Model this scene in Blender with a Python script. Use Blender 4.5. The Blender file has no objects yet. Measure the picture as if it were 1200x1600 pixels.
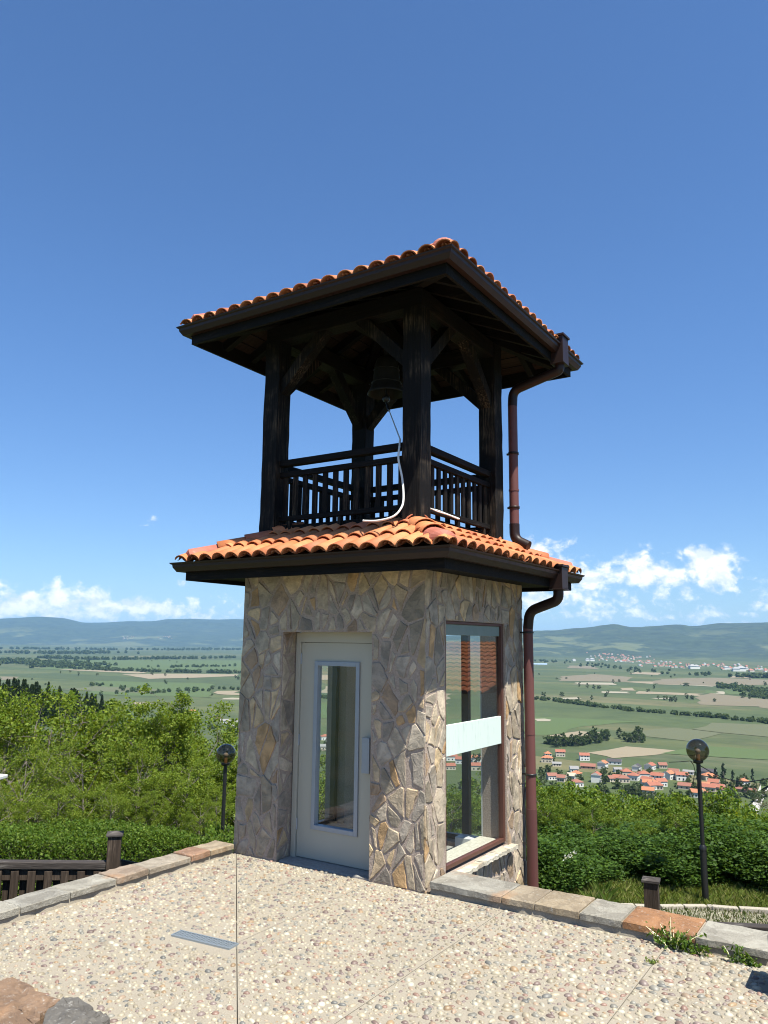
import bpy, bmesh, math, random
import numpy as np
from mathutils import Vector, Matrix, noise
R_ = math.radians
rnd = random.Random(7)
sc = bpy.context.scene
COL = sc.collection

# ------------------------------------------------------------------ camera
F_PX, PIT, ROL, YAW = 1208.19, .1662, .0114, -.5788
CAM = np.array([3.2791, -5.6752, 1.9684])
FW = np.array([math.sin(YAW)*math.cos(PIT), math.cos(YAW)*math.cos(PIT), math.sin(PIT)])
_r0 = np.array([math.cos(YAW), -math.sin(YAW), 0]); _u0 = np.cross(_r0, FW)
RT = math.cos(ROL)*_r0 + math.sin(ROL)*_u0
UP = -math.sin(ROL)*_r0 + math.cos(ROL)*_u0
def ray(x, y):
    d = FW*F_PX + RT*(x-600) + UP*(800-y)
    return d/np.hypot(d[0], d[1])
def at(x, y, dist):
    return CAM + ray(x, y)*dist
cd = bpy.data.cameras.new('camera'); cam = bpy.data.objects.new('camera', cd); COL.objects.link(cam)
cd.sensor_width = 36; cd.lens = F_PX/1600*36; cd.clip_start = .05; cd.clip_end = 120000
M4 = Matrix.Identity(4)
for i in range(3):
    M4[i][0], M4[i][1], M4[i][2], M4[i][3] = RT[i], UP[i], -FW[i], CAM[i]
cam.matrix_world = M4
sc.camera = cam

# ------------------------------------------------------------------ object helpers
def tag(o, label=None, cat=None, group=None, kind=None):
    for k, v in (('label', label), ('category', cat), ('group', group), ('kind', kind)):
        if v: o[k] = v
    return o
def empty(name, loc=(0, 0, 0), rz=0):
    o = bpy.data.objects.new(name, None); COL.objects.link(o)
    o.location = loc; o.rotation_euler[2] = rz; o.empty_display_size = .1
    return o
def copy_tree(o, parent=None):
    c = o.copy(); COL.objects.link(c)
    if parent: c.parent = parent
    for ch in KIDS.get(o.name, ()):
        copy_tree(ch, c)
    return c
KIDS = {}
def link(name, me, parent=None):
    o = bpy.data.objects.new(name, me); COL.objects.link(o)
    if parent:
        o.parent = parent
        o.matrix_parent_inverse = Matrix.Identity(4)
        KIDS.setdefault(parent.name, []).append(o)
    return o

class MB:
    """collects polygons with per-face colour and material slot"""
    def __init__(s): s.v = []; s.f = []; s.c = []; s.m = []; s.sm = []
    def add(s, vs, fs, col=(1, 1, 1), m=0, smooth=False):
        b = len(s.v); s.v.extend([tuple(map(float, p)) for p in vs])
        for f in fs:
            s.f.append([b+i for i in f]); s.c.append(col); s.m.append(m); s.sm.append(smooth)
    def box(s, lo, hi, col=(1, 1, 1), m=0):
        x0, y0, z0 = lo; x1, y1, z1 = hi
        s.add([(x0,y0,z0),(x1,y0,z0),(x1,y1,z0),(x0,y1,z0),(x0,y0,z1),(x1,y0,z1),(x1,y1,z1),(x0,y1,z1)],
              [(0,3,2,1),(4,5,6,7),(0,1,5,4),(1,2,6,5),(2,3,7,6),(3,0,4,7)], col, m)
        return s
    def beam(s, a, b, w, h, up=(0, 0, 1), col=(1, 1, 1), m=0):
        a = np.array(a, float); b = np.array(b, float); d = (b-a)/np.linalg.norm(b-a)
        u = np.array(up, float); sd = np.cross(d, u); sd /= np.linalg.norm(sd); u = np.cross(sd, d)
        vs = []
        for p in (a, b):
            for i, j in ((-1,-1),(1,-1),(1,1),(-1,1)): vs.append(p+sd*w/2*i+u*h/2*j)
        s.add(vs, [(0,1,2,3)[::-1],(4,5,6,7),(0,1,5,4),(1,2,6,5),(2,3,7,6),(3,0,4,7)], col, m)
        return s
    def tube(s, pts, rad, n=10, col=(1, 1, 1), m=0, cap=True):
        pts = [np.array(p, float) for p in pts]
        if not hasattr(rad, '__len__'): rad = [rad]*len(pts)
        vs = []; prev = None
        for i, p in enumerate(pts):
            d = pts[min(i+1, len(pts)-1)]-pts[max(i-1, 0)]; d = d/(np.linalg.norm(d)+1e-12)
            if prev is None:
                a = np.array([0, 0, 1.]) if abs(d[2]) < .9 else np.array([1., 0, 0])
            else: a = prev
            u = a-d*(a@d); u /= np.linalg.norm(u); prev = u; w = np.cross(d, u)
            for k in range(n):
                t = 2*math.pi*k/n; vs.append(p+(u*math.cos(t)+w*math.sin(t))*rad[i])
        fs = []
        for i in range(len(pts)-1):
            for k in range(n):
                k2 = (k+1) % n; fs.append((i*n+k, i*n+k2, (i+1)*n+k2, (i+1)*n+k))
        s.add(vs, fs, col, m, True)
        if cap:
            s.add(vs[:n], [tuple(range(n))[::-1]], col, m); s.add(vs[-n:], [tuple(range(n))], col, m)
        return s
    def lathe(s, c, prof, n=24, col=(1, 1, 1), m=0):
        vs = []; fs = []
        for r, z in prof:
            for k in range(n):
                t = 2*math.pi*k/n; vs.append((c[0]+r*math.cos(t), c[1]+r*math.sin(t), c[2]+z))
        for i in range(len(prof)-1):
            for k in range(n):
                k2 = (k+1) % n; fs.append((i*n+k, i*n+k2, (i+1)*n+k2, (i+1)*n+k))
        s.add(vs, fs, col, m, True); return s
    def build(s, name, mats, parent=None, bevel=0, off=(0, 0, 0)):
        me = bpy.data.meshes.new(name)
        vs = s.v if off == (0, 0, 0) else [(x-off[0], y-off[1], z-off[2]) for x, y, z in s.v]
        me.from_pydata(vs, [], s.f)
        if not isinstance(mats, (list, tuple)): mats = [mats]
        for k in mats: me.materials.append(k)
        me.polygons.foreach_set('material_index', s.m)
        me.polygons.foreach_set('use_smooth', s.sm)
        at_ = me.attributes.new('Col', 'FLOAT_COLOR', 'FACE')
        at_.data.foreach_set('color', np.array([(c[0], c[1], c[2], 1) for c in s.c], 'f').ravel())
        me.update()
        o = link(name, me, parent)
        if bevel:
            b = o.modifiers.new('bevel', 'BEVEL'); b.width = bevel; b.segments = 2; b.limit_method = 'ANGLE'
        return o

def np_mesh(name, V, k, colors, mat, smooth=False):
    """n polygons of k own vertices each"""
    n = len(V)//k
    me = bpy.data.meshes.new(name)
    me.vertices.add(len(V)); me.vertices.foreach_set('co', np.asarray(V, 'f').ravel())
    me.loops.add(n*k); me.loops.foreach_set('vertex_index', np.arange(n*k, dtype='i'))
    me.polygons.add(n); me.polygons.foreach_set('loop_start', np.arange(0, n*k, k, dtype='i'))
    me.materials.append(mat)
    a = me.attributes.new('Col', 'FLOAT_COLOR', 'FACE')
    c = np.ones((n, 4), 'f'); c[:, :3] = colors; a.data.foreach_set('color', c.ravel())
    me.update(calc_edges=True)
    return me

# ------------------------------------------------------------------ materials
class NT:
    def __init__(s, name):
        s.mat = bpy.data.materials.new(name); s.mat.use_nodes = True
        s.t = s.mat.node_tree; s.t.nodes.clear()
        s.out = s.n('ShaderNodeOutputMaterial')
    def n(s, typ, ins=None, **kw):
        x = s.t.nodes.new(typ)
        for k, v in kw.items(): setattr(x, k, v)
        for k, v in (ins or {}).items(): s.set(x.inputs[k], v)
        return x
    def set(s, sock, v):
        if isinstance(v, bpy.types.NodeSocket): s.t.links.new(v, sock)
        elif isinstance(v, bpy.types.Node): s.t.links.new(v.outputs[0], sock)
        else:
            if sock.type == 'RGBA' and len(v) == 3: v = (*v, 1)
            sock.default_value = v
    def math(s, op, a, b=0.0, c=0.0, clamp=False):
        x = s.n('ShaderNodeMath', {0: a, 1: b, 2: c}, operation=op); x.use_clamp = clamp; return x.outputs[0]
    def mix(s, f, a, b, mode='MIX'):
        x = s.n('ShaderNodeMix', data_type='RGBA', blend_type=mode)
        s.set(x.inputs[0], f); s.set(x.inputs[6], a); s.set(x.inputs[7], b); return x.outputs[2]
    def pos(s, scale=(1, 1, 1), obj=True):
        tc = s.n('ShaderNodeTexCoord')
        return s.n('ShaderNodeMapping', {0: tc.outputs['Object'], 3: scale}).outputs[0]
    def noise(s, vec, scale, detail=4, rough=.55, dist=0):
        return s.n('ShaderNodeTexNoise', {'Vector': vec, 'Scale': scale, 'Detail': detail, 'Roughness': rough, 'Distortion': dist}).outputs[0]
    def ramp(s, f, stops):
        x = s.n('ShaderNodeValToRGB', {0: f}); e = x.color_ramp.elements
        while len(e) < len(stops): e.new(.5)
        for q, (p, c) in zip(e, stops):
            q.position = p; q.color = (*c, 1) if len(c) == 3 else c
        return x.outputs[0]
    def smooth(s, v, a, b):
        return s.n('ShaderNodeMapRange', {0: v, 1: a, 2: b}, interpolation_type='SMOOTHSTEP').outputs[0]
    def bump(s, h, strength=.5, dist=.01):
        return s.n('ShaderNodeBump', {'Height': h, 'Strength': strength, 'Distance': dist}).outputs[0]
    def attr(s): return s.n('ShaderNodeAttribute', attribute_name='Col').outputs[0]
    def pbr(s, col, rough=.7, normal=None, **kw):
        b = s.n('ShaderNodeBsdfPrincipled', {'Base Color': col, 'Roughness': rough})
        if normal is not None: s.set(b.inputs['Normal'], normal)
        for k, v in kw.items(): s.set(b.inputs[k.replace('_', ' ')], v)
        s.t.links.new(b.outputs[0], s.out.inputs[0]); return s.mat

def m_wood(name, base, worn, axis, amt=.5, fine=60, rough=.75):
    t = NT(name); sc_ = [fine]*3; sc_[axis] = fine*.05
    v = t.pos(tuple(sc_)); g = t.noise(v, 1, 6, .65, .6)
    big = t.noise(t.pos(), 2.3, 5, .6)
    w = t.math('MULTIPLY', t.smooth(big, .44, .68), t.smooth(g, .42, .66))
    c = t.mix(t.math('MULTIPLY', w, amt), base, worn)
    c = t.mix(t.smooth(g, .3, .7), t.mix(1, c, (.55, .55, .55), 'MULTIPLY'), c)
    return t.pbr(c, rough, t.bump(g, .8, .008), Specular_IOR_Level=.18)
WZ = m_wood('charred_wood_upright', (.0055, .0045, .004), (.13, .095, .062), 2, .75)
WX = m_wood('charred_wood_lengthwise', (.0055, .0045, .004), (.06, .04, .026), 0, .3)
WY = m_wood('charred_wood_crosswise', (.0055, .0045, .004), (.06, .04, .026), 1, .3)
WB = m_wood('dark_baluster_wood', (.009, .007, .0055), (.13, .092, .058), 2, .75, 80)
WDECK = m_wood('dark_deck_boards', (.030, .018, .012), (.075, .046, .03), 0, .6, 30)
FENCE = m_wood('weathered_fence_wood', (.06, .043, .032), (.21, .16, .12), 2, .8, 70)
FENCEX = m_wood('weathered_rail_wood', (.06, .05, .045), (.22, .20, .18), 0, .9, 70)

def m_metal(name, col, rough=.35, metallic=0.0, var=.15, spec=.5):
    t = NT(name); n = t.noise(t.pos(), 9, 5, .6)
    c = t.mix(t.math('MULTIPLY', n, var*2), col, tuple(x*.45 for x in col))
    return t.pbr(c, t.math('MULTIPLY_ADD', n, .25, rough-.1), t.bump(t.noise(t.pos(), 30, 3), .05, .003), Metallic=metallic, Specular_IOR_Level=spec)
GUT = m_metal('brown_gutter_paint', (.022, .0105, .0085), .42, 0, .15, .3)
PIPE = m_metal('brown_pipe_paint', (.125, .048, .042), .48, 0, .1, .35)
BLACK = m_metal('black_iron_paint', (.012, .012, .013), .4)
GREYM = m_metal('grey_aluminium', (.33, .36, .40), .4, .3)
BRONZE = m_metal('dark_bronze', (.012, .010, .008), .6, .3)
BROWNF = m_metal('brown_window_frame', (.085, .032, .02), .45)
DARKF = m_metal('dark_window_frame', (.012, .011, .012), .4)
GALV = m_metal('galvanised_steel', (.33, .37, .40), .42, .55)
WHITEP = m_metal('white_plastic', (.75, .75, .73), .4)

def m_door():
    t = NT('grey_beige_door_paint'); n = t.noise(t.pos((1, 1, .4)), 3, 5)
    c = t.mix(n, (.375, .355, .285), (.42, .40, .33))
    return t.pbr(c, .42, t.bump(t.noise(t.pos(), 60, 3), .08, .002))
DOOR = m_door()
def m_panel():
    t = NT('pale_mint_panel'); n = t.noise(t.pos((4, 4, .6)), 5, 6, .65)
    c = t.mix(t.smooth(n, .52, .75), (.56, .64, .59), (.36, .44, .41))
    return t.pbr(c, .5)
PANEL = m_panel(); TOPP = m_metal('grey_green_panel', (.17, .235, .21), .5)
def m_plaster():
    t = NT('pale_plaster'); n = t.noise(t.pos(), 4, 6, .6); k = t.noise(t.pos(), 40, 3)
    c = t.mix(n, (.50, .50, .47), (.66, .65, .61)); return t.pbr(c, .9, t.bump(k, .3, .004))
PLAST = m_plaster()

def m_stone():
    t = NT('quartzite_flagstone'); a = t.attr()
    p = t.pos(); n1 = t.noise(p, 7, 8, .62, .4); n2 = t.noise(t.pos((1, 1, 1)), 26, 8, .7, .8); n3 = t.noise(p, 3.1, 4)
    c = t.mix(t.smooth(n1, .38, .66), t.mix(1, a, (.62, .62, .61), 'MULTIPLY'), t.mix(1, a, (1.1, 1.08, 1.05), 'MULTIPLY'))
    c = t.mix(t.math('MULTIPLY', t.smooth(n3, .58, .72), .45), c, (.34, .23, .12))
    c = t.mix(t.math('MULTIPLY', t.smooth(n2, .62, .78), .5), c, (.62, .58, .52))
    h = t.math('ADD', t.math('MULTIPLY', n1, 1.0), t.math('MULTIPLY', n2, .45))
    # riven layers: stepped height
    st = t.n('ShaderNodeMath', {0: t.math('MULTIPLY', n1, 7)}, operation='FLOOR').outputs[0]
    h = t.math('ADD', h, t.math('MULTIPLY', st, .10))
    return t.pbr(c, .72, t.bump(h, .8, .020))
STONE = m_stone()
def m_mortar():
    t = NT('brown_mortar'); n = t.noise(t.pos(), 5, 5); k = t.noise(t.pos(), 70, 5, .7)
    c = t.mix(n, (.36, .285, .23), (.46, .37, .305)); c = t.mix(t.smooth(k, .3, .7), t.mix(1, c, (.68, .66, .64), 'MULTIPLY'), c)
    return t.pbr(c, .95, t.bump(k, .8, .012))
MORT = m_mortar()
def m_tile():
    t = NT('terracotta_tile'); a = t.attr(); n = t.noise(t.pos(), 9, 6, .6); k = t.noise(t.pos(), 55, 4, .6)
    c = t.mix(t.smooth(n, .35, .7), a, t.mix(1, a, (.82, .74, .66), 'MULTIPLY'))
    c = t.mix(t.math('MULTIPLY', t.smooth(t.noise(t.pos(), 17, 6, .7), .60, .75), .35), c, (.42, .33, .24))
    c = t.mix(t.math('MULTIPLY', t.smooth(k, .62, .8), .4), c, (.10, .06, .045))
    return t.pbr(c, .72, t.bump(k, .25, .004))
TILE = m_tile()
def m_attr(name, rough=.7, bscale=40, bstr=.4, bdist=.006, var=.5):
    t = NT(name); a = t.attr(); n = t.noise(t.pos(), bscale, 5, .65)
    c = t.mix(t.math('MULTIPLY', t.smooth(n, .3, .7), var), a, t.mix(1, a, (.55, .53, .5), 'MULTIPLY'))
    return t.pbr(c, rough, t.bump(n, bstr, bdist))
PEB = m_attr('river_pebble', .5, 45, .2, .003, .35)
COPE = None
def m_cope():
    t = NT('coping_slate'); a = t.attr(); p = t.pos()
    n1 = t.noise(p, 5, 8, .65, .7); n2 = t.noise(p, 33, 6, .7)
    c = t.mix(t.smooth(n1, .35, .68), t.mix(1, a, (.6, .58, .56), 'MULTIPLY'), a)
    c = t.mix(t.math('MULTIPLY', t.smooth(n2, .55, .75), .6), c, (.46, .44, .40))
    c = t.mix(t.math('MULTIPLY', t.smooth(t.noise(p, 2.6, 5), .58, .70), .6), c, (.30, .165, .08))
    st = t.n('ShaderNodeMath', {0: t.math('MULTIPLY', n1, 9)}, operation='FLOOR').outputs[0]
    return t.pbr(c, .75, t.bump(t.math('ADD', t.math('MULTIPLY', st, .16), n2), .9, .014))
COPE = m_cope()
def m_conc(name, c0, c1, scale=60, rough=.92, patch=1.5):
    t = NT(name); p = t.pos(); n = t.noise(p, patch, 5, .6); k = t.noise(p, scale, 5, .75)
    c = t.mix(n, c0, c1); c = t.mix(t.math('MULTIPLY', t.smooth(t.noise(p, 2.7, 6, .7), .52, .72), .5), c, t.mix(1, c, (.66, .62, .58), 'MULTIPLY')); c = t.mix(t.smooth(k, .35, .7), t.mix(1, c, (.72, .7, .68), 'MULTIPLY'), c)
    return t.pbr(c, rough, t.bump(k, .6, .006))
BED = m_conc('washed_concrete', (.28, .244, .188), (.36, .318, .252), 110)
JOINT = m_conc('dark_joint', (.10, .085, .07), (.16, .13, .11), 90)
CONC = m_conc('grey_concrete', (.30, .29, .27), (.42, .41, .38), 50)
GRAVEL = m_conc('gravel_path', (.17, .165, .105), (.29, .27, .20), 22)

def m_leaf(name, tr=.42):
    t = NT(name); a = t.attr()
    d = t.n('ShaderNodeBsdfPrincipled', {'Base Color': a, 'Roughness': .55})
    d.inputs['Specular IOR Level'].default_value = .2
    x = t.n('ShaderNodeBsdfTranslucent', {'Color': t.mix(1, a, (1.5, 1.35, .5), 'MULTIPLY')})
    m = t.n('ShaderNodeMixShader', {0: tr, 1: d.outputs[0], 2: x.outputs[0]})
    t.t.links.new(m.outputs[0], t.out.inputs[0]); return t.mat
LEAF = m_leaf('green_leaf')
def m_bark():
    t = NT('grey_bark'); k = t.noise(t.pos((14, 14, 3)), 1.5, 6, .7)
    return t.pbr(t.mix(k, (.07, .055, .042), (.22, .19, .155)), .9, t.bump(k, .8, .02))
BARK = m_bark()
def m_house():
    t = NT('house_wall_paint'); return t.pbr(t.attr(), .8)
HWALL = m_house()
def m_glass(name, tint=(.93, .96, .95), refl=1.0, rough=0.0):
    t = NT(name)
    ge = t.n('ShaderNodeNewGeometry')       # reflection grows toward grazing, the same from both sides of the sheet
    co = t.math('ABSOLUTE', t.n('ShaderNodeVectorMath', {0: ge.outputs['Normal'], 1: ge.outputs['Incoming']}, operation='DOT_PRODUCT').outputs['Value'])
    f = t.math('MULTIPLY_ADD', t.math('POWER', t.math('SUBTRACT', 1.0, co), 5.0), .95, .05)
    g = t.n('ShaderNodeBsdfGlossy', {'Color': (.95, .97, 1), 'Roughness': rough})
    x = t.n('ShaderNodeBsdfTransparent', {'Color': tint})
    m = t.n('ShaderNodeMixShader', {0: t.math('MULTIPLY', f, refl, clamp=True), 1: x.outputs[0], 2: g.outputs[0]})
    t.t.links.new(m.outputs[0], t.out.inputs[0]); return t.mat
GLASS = m_glass('window_glass', refl=1.6)
SMOKE = m_glass('smoked_globe', (.40, .355, .31), 1.0, .03)

# ------------------------------------------------------------------ world, sun
SUN = Vector((1/2.2, -.188, 1.0)).normalized()
el = math.asin(SUN.z); azs = math.atan2(SUN.x, SUN.y)
sl = bpy.data.lights.new('sun', 'SUN'); sl.energy = 5.0; sl.angle = R_(.53); sl.color = (1, .97, .865)
so = bpy.data.objects.new('sun', sl); COL.objects.link(so)
so.rotation_euler = SUN.to_track_quat('Z', 'Y').to_euler()

def az_el(x, y):
    d = ray(x, y); return math.atan2(d[0], d[1]), math.atan(d[2])
w = bpy.data.worlds.new('World'); sc.world = w; w.use_nodes = True
class WT(NT):
    def __init__(s): s.t = w.node_tree; s.t.nodes.clear(); s.out = s.n('ShaderNodeOutputWorld')
t = WT()
sky = t.n('ShaderNodeTexSky', sky_type='NISHITA'); sky.sun_disc = False; sky.sun_elevation = el; sky.sun_rotation = azs
sky.altitude = 900; sky.air_density = 1.0; sky.dust_density = .6; sky.ozone_density = 2.2
tc = t.n('ShaderNodeTexCoord'); xyz = t.n('ShaderNodeSeparateXYZ', {0: tc.outputs['Generated']})
azn = t.math('ARCTAN2', xyz.outputs[0], xyz.outputs[1]); eln = t.math('ARCSINE', xyz.outputs[2])
cv = t.n('ShaderNodeCombineXYZ', {0: azn, 1: t.math('MULTIPLY', eln, 1.25), 2: 0.0}).outputs[0]
nf = t.noise(cv, 26, 9, .60, .25); nb = t.noise(cv, 75, 6, .6)
nsh = t.noise(t.n('ShaderNodeVectorMath', {0: cv, 1: (.0045, -.0085, 0)}, operation='ADD').outputs[0], 26, 9, .60, .25)
# clouds low over the far mountains, by direction: (px, py, half width, half height, strength)
CL = [(30, 945, 60, 24, 1), (120, 938, 60, 20, 1), (190, 948, 60, 20, .95), (255, 952, 50, 16, .9), (330, 962, 60, 12, .6), (90, 958, 190, 18, .75),
      (-60, 935, 80, 30, 1), (240, 812, 12, 8, .5), (286, 908, 12, 6, .45),
      (845, 858, 32, 22, 1), (870, 880, 30, 16, 1), (925, 905, 50, 30, .95), (1000, 895, 44, 30, 1.1), (1050, 905, 44, 26, 1), (1105, 893, 42, 30, 1.1), (1090, 868, 26, 15, 1),
      (1140, 902, 22, 14, .8), (870, 935, 70, 26, .8), (950, 955, 90, 20, .6), (1080, 962, 120, 14, .5), (1152, 920, 8, 8, .6), (520, 940, 120, 22, .9), (700, 950, 90, 24, .8), (1300, 930, 90, 34, 1)]
acc = None
for x, y, hw, hh, st in CL:
    a0, e0 = az_el(x, y)
    dx = t.math('MULTIPLY', t.math('SUBTRACT', azn, a0), 1150/hw)
    dy = t.math('MULTIPLY', t.math('SUBTRACT', eln, e0), 1190/hh)
    r = t.math('SQRT', t.math('ADD', t.math('MULTIPLY', dx, dx), t.math('MULTIPLY', dy, dy)))
    b = t.math('MULTIPLY', t.math('SUBTRACT', 1.55, r, clamp=False), st)
    acc = b if acc is None else t.math('MAXIMUM', acc, b)
wv = t.n('ShaderNodeVectorMath', {0: cv, 1: t.n('ShaderNodeVectorMath', {0: t.n('ShaderNodeTexNoise', {'Vector': cv, 'Scale': 60, 'Detail': 4}).outputs[1], 1: (.02, .02, 0)}, operation='MULTIPLY').outputs[0]}, operation='ADD').outputs[0]
bil = t.n('ShaderNodeTexVoronoi', {'Vector': wv, 'Scale': 62, 'Detail': 2.0, 'Roughness': .55}, feature='SMOOTH_F1', voronoi_dimensions='2D').outputs[0]
def dens(nn):
    return t.math('ADD', t.math('MULTIPLY', t.math('MAXIMUM', acc, -6.0), .55), t.math('ADD', t.math('MULTIPLY', t.math('SUBTRACT', nn, .55), 1.55), t.math('MULTIPLY', t.math('SUBTRACT', .42, bil), .45)))
d0 = dens(nf)
alpha = t.math('MULTIPLY', t.smooth(d0, .0, .55), .95)
sh = t.smooth(t.math('SUBTRACT', nsh, nf), -.09, .10)   # denser cloud towards the sun side: shaded
ccol = t.mix(sh, (9.4, 9.3, 9.2), (6.6, 7.1, 7.9))
skyc = t.mix(1, sky.outputs[0], t.mix(t.smooth(eln, R_(-2), R_(26)), (.66, .80, .98), (.70, .955, 1.22)), 'MULTIPLY')
colr = t.mix(alpha, skyc, ccol)
bg = t.n('ShaderNodeBackground', {0: colr, 1: .073})
t.t.links.new(bg.outputs[0], t.out.inputs[0])
sc.view_settings.view_transform = 'Standard'; sc.view_settings.look = 'None'
sc.view_settings.exposure = 1.03; sc.view_settings.gamma = 1

# ------------------------------------------------------------------ terrain
PLAIN = -115.0
def interp(x, tab):
    return float(np.interp(x, [a for a, _ in tab], [b for _, b in tab]))
SLOPE = [(0, -2.35), (12.5, -2.35), (15, -3.2), (20, -6), (30, -11.5), (60, -25), (120, -51), (220, -88), (330, -110), (430, PLAIN)]
def crest(pts, D):
    out = []
    for x, y in pts:
        a, e = az_el(x, y); out.append((a, CAM[2]+math.tan(e)*D-PLAIN))
    return out
CRL = crest([(-500, 975), (-200, 970), (0, 967), (60, 964), (100, 966), (130, 973), (165, 973), (200, 971), (235, 972), (260, 968), (300, 967), (345, 969), (380, 968), (480, 974), (600, 980)], 18500)
CRR = crest([(560, 988), (700, 990), (830, 988), (890, 985), (930, 982), (962, 977), (985, 981), (1010, 982), (1040, 979), (1065, 979), (1090, 981), (1125, 977), (1160, 976), (1200, 974), (1350, 968), (1700, 970)], 11000)
AZ_SPLIT0, AZ_SPLIT1 = az_el(520, 985)[0], az_el(760, 985)[0]
def sstep(x, a, b):
    t_ = min(1, max(0, (x-a)/(b-a))); return t_*t_*(3-2*t_)
def terr(x, y):
    r = math.hypot(x, y); a = math.atan2(x, y)
    z = interp(r, SLOPE)
    if 14 < r < 430: z += noise.noise(Vector((x*.05, y*.05, 3)))*min(1.5, (r-14)*.1)
    # wooded spur on the left
    cx, cy = 390*math.sin(az_el(-120, 1000)[0]), 390*math.cos(az_el(-120, 1000)[0])
    g = math.exp(-(((x-cx)**2+(y-cy)**2)/(2*88**2))); z = max(z, z+g*84)
    if r > 3500:
        k = sstep(a, AZ_SPLIT0, AZ_SPLIT1)
        n1 = noise.fractal(Vector((x/2600, y/2600, 1)), 1.0, 2.0, 6)
        n2 = noise.fractal(Vector((x/900, y/900, 5)), 1.0, 2.0, 5)
        hl = interp(a, CRL); hr = interp(a, CRR)
        L = hl*sstep(r, 12200, 18500)*(1+n2*.10*(1-sstep(r, 16500, 18500))) + max(0, 60+70*n1)*sstep(r, 10500, 13500)*(1-sstep(r, 15000, 18500))
        Rr = hr*(sstep(r, 6300, 11000)) + (max(0, 62*n1+45*n2+34))*sstep(r, 5600, 7600)*(1-sstep(r, 9300, 11000))
        if r > 18500: L -= (r-18500)*.05
        if r > 11000: Rr -= (r-11000)*.04
        back = sstep(abs(a+R_(35)), R_(60), R_(80))
        z += (L*(1-k)+Rr*k)*(1-back)
        z = max(z, PLAIN-5)
    return z
def hit(px, py, maxd=26000):
    d = ray(px, py); s = 8.0; prev = 2.0
    while s < maxd:
        p = CAM+d*s
        if p[2] <= terr(p[0], p[1]):
            lo, hi = prev, s
            for _ in range(24):
                m = (lo+hi)/2; q = CAM+d*m
                if q[2] <= terr(q[0], q[1]): hi = m
                else: lo = m
            q = CAM+d*hi; return q
        prev = s; s *= 1.02
    return None
def hitp(px, py):   # on the valley floor
    d = ray(px, py); s = (PLAIN-CAM[2])/d[2]; return CAM+d*s

def m_terrain():
    t = NT('valley_and_hills'); g = t.n('ShaderNodeNewGeometry').outputs['Position']
    xyz = t.n('ShaderNodeSeparateXYZ', {0: g}); z = xyz.outputs[2]
    r = t.n('ShaderNodeVectorMath', {0: g}, operation='LENGTH').outputs['Value']
    # meadow strips on the plain, long across the valley
    rot = t.n('ShaderNodeMapping', {0: g, 2: (0, 0, R_(-38)), 3: (1/900, 1/190, 0)}).outputs[0]
    vor = t.n('ShaderNodeTexVoronoi', {'Vector': rot, 'Scale': 1.0, 'Randomness': .9}); vc = t.n('ShaderNodeSeparateColor', {0: vor.outputs['Color']})
    n1 = t.noise(t.n('ShaderNodeMapping', {0: g, 2: (0, 0, R_(-38)), 3: (1/700, 1/160, 1/400)}).outputs[0], 1, 7, .62)
    n2 = t.noise(t.n('ShaderNodeMapping', {0: g, 3: (1/60, 1/60, 1/60)}).outputs[0], 1, 6, .7)
    green = t.ramp(vc.outputs[0], [(0, (.042, .061, .014)), (.35, (.056, .075, .017)), (.6, (.069, .085, .021)), (.86, (.090, .093, .029)), (1, (.122, .106, .044))])
    green = t.mix(t.smooth(n1, .40, .66), green, (.046, .064, .015))
    green = t.mix(t.math('MULTIPLY', t.smooth(n1, .60, .72), .7), green, (.105, .102, .048))
    green = t.mix(t.smooth(n2, .35, .75), green, t.mix(1, green, (.62, .70, .62), 'MULTIPLY'))
    # wooded hills with clearings
    m1 = t.noise(t.n('ShaderNodeMapping', {0: g, 3: (1/1100, 1/1100, 1/500)}).outputs[0], 1, 8, .66)
    m2 = t.noise(t.n('ShaderNodeMapping', {0: g, 3: (1/140, 1/140, 1/140)}).outputs[0], 1, 6, .7)
    wood = t.mix(t.smooth(m2, .3, .7), (.012, .024, .012), (.036, .056, .024))
    clear = t.smooth(m1, .525, .575)
    low = t.smooth(z, 230, 40)
    hill = t.mix(t.math('MULTIPLY', clear, low), wood, t.mix(m2, (.062, .085, .03), (.10, .105, .05)))
    f = t.math('MULTIPLY', t.smooth(t.math('ADD', z, t.math('MULTIPLY', n1, 60)), -90, -50), t.smooth(r, 4800, 5600))
    c = t.mix(f, green, hill)
    # the near hillside: grass, scrub and earth
    k = t.noise(g, 1.6, 6, .7); near = t.mix(k, (.035, .058, .014), (.085, .115, .034))
    near = t.mix(t.smooth(t.noise(g, .35, 5), .55, .7), near, (.13, .12, .07))
    c = t.mix(t.smooth(r, 420, 330), c, near)
    return t.pbr(c, .95, None)
TERR = m_terrain()
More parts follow.
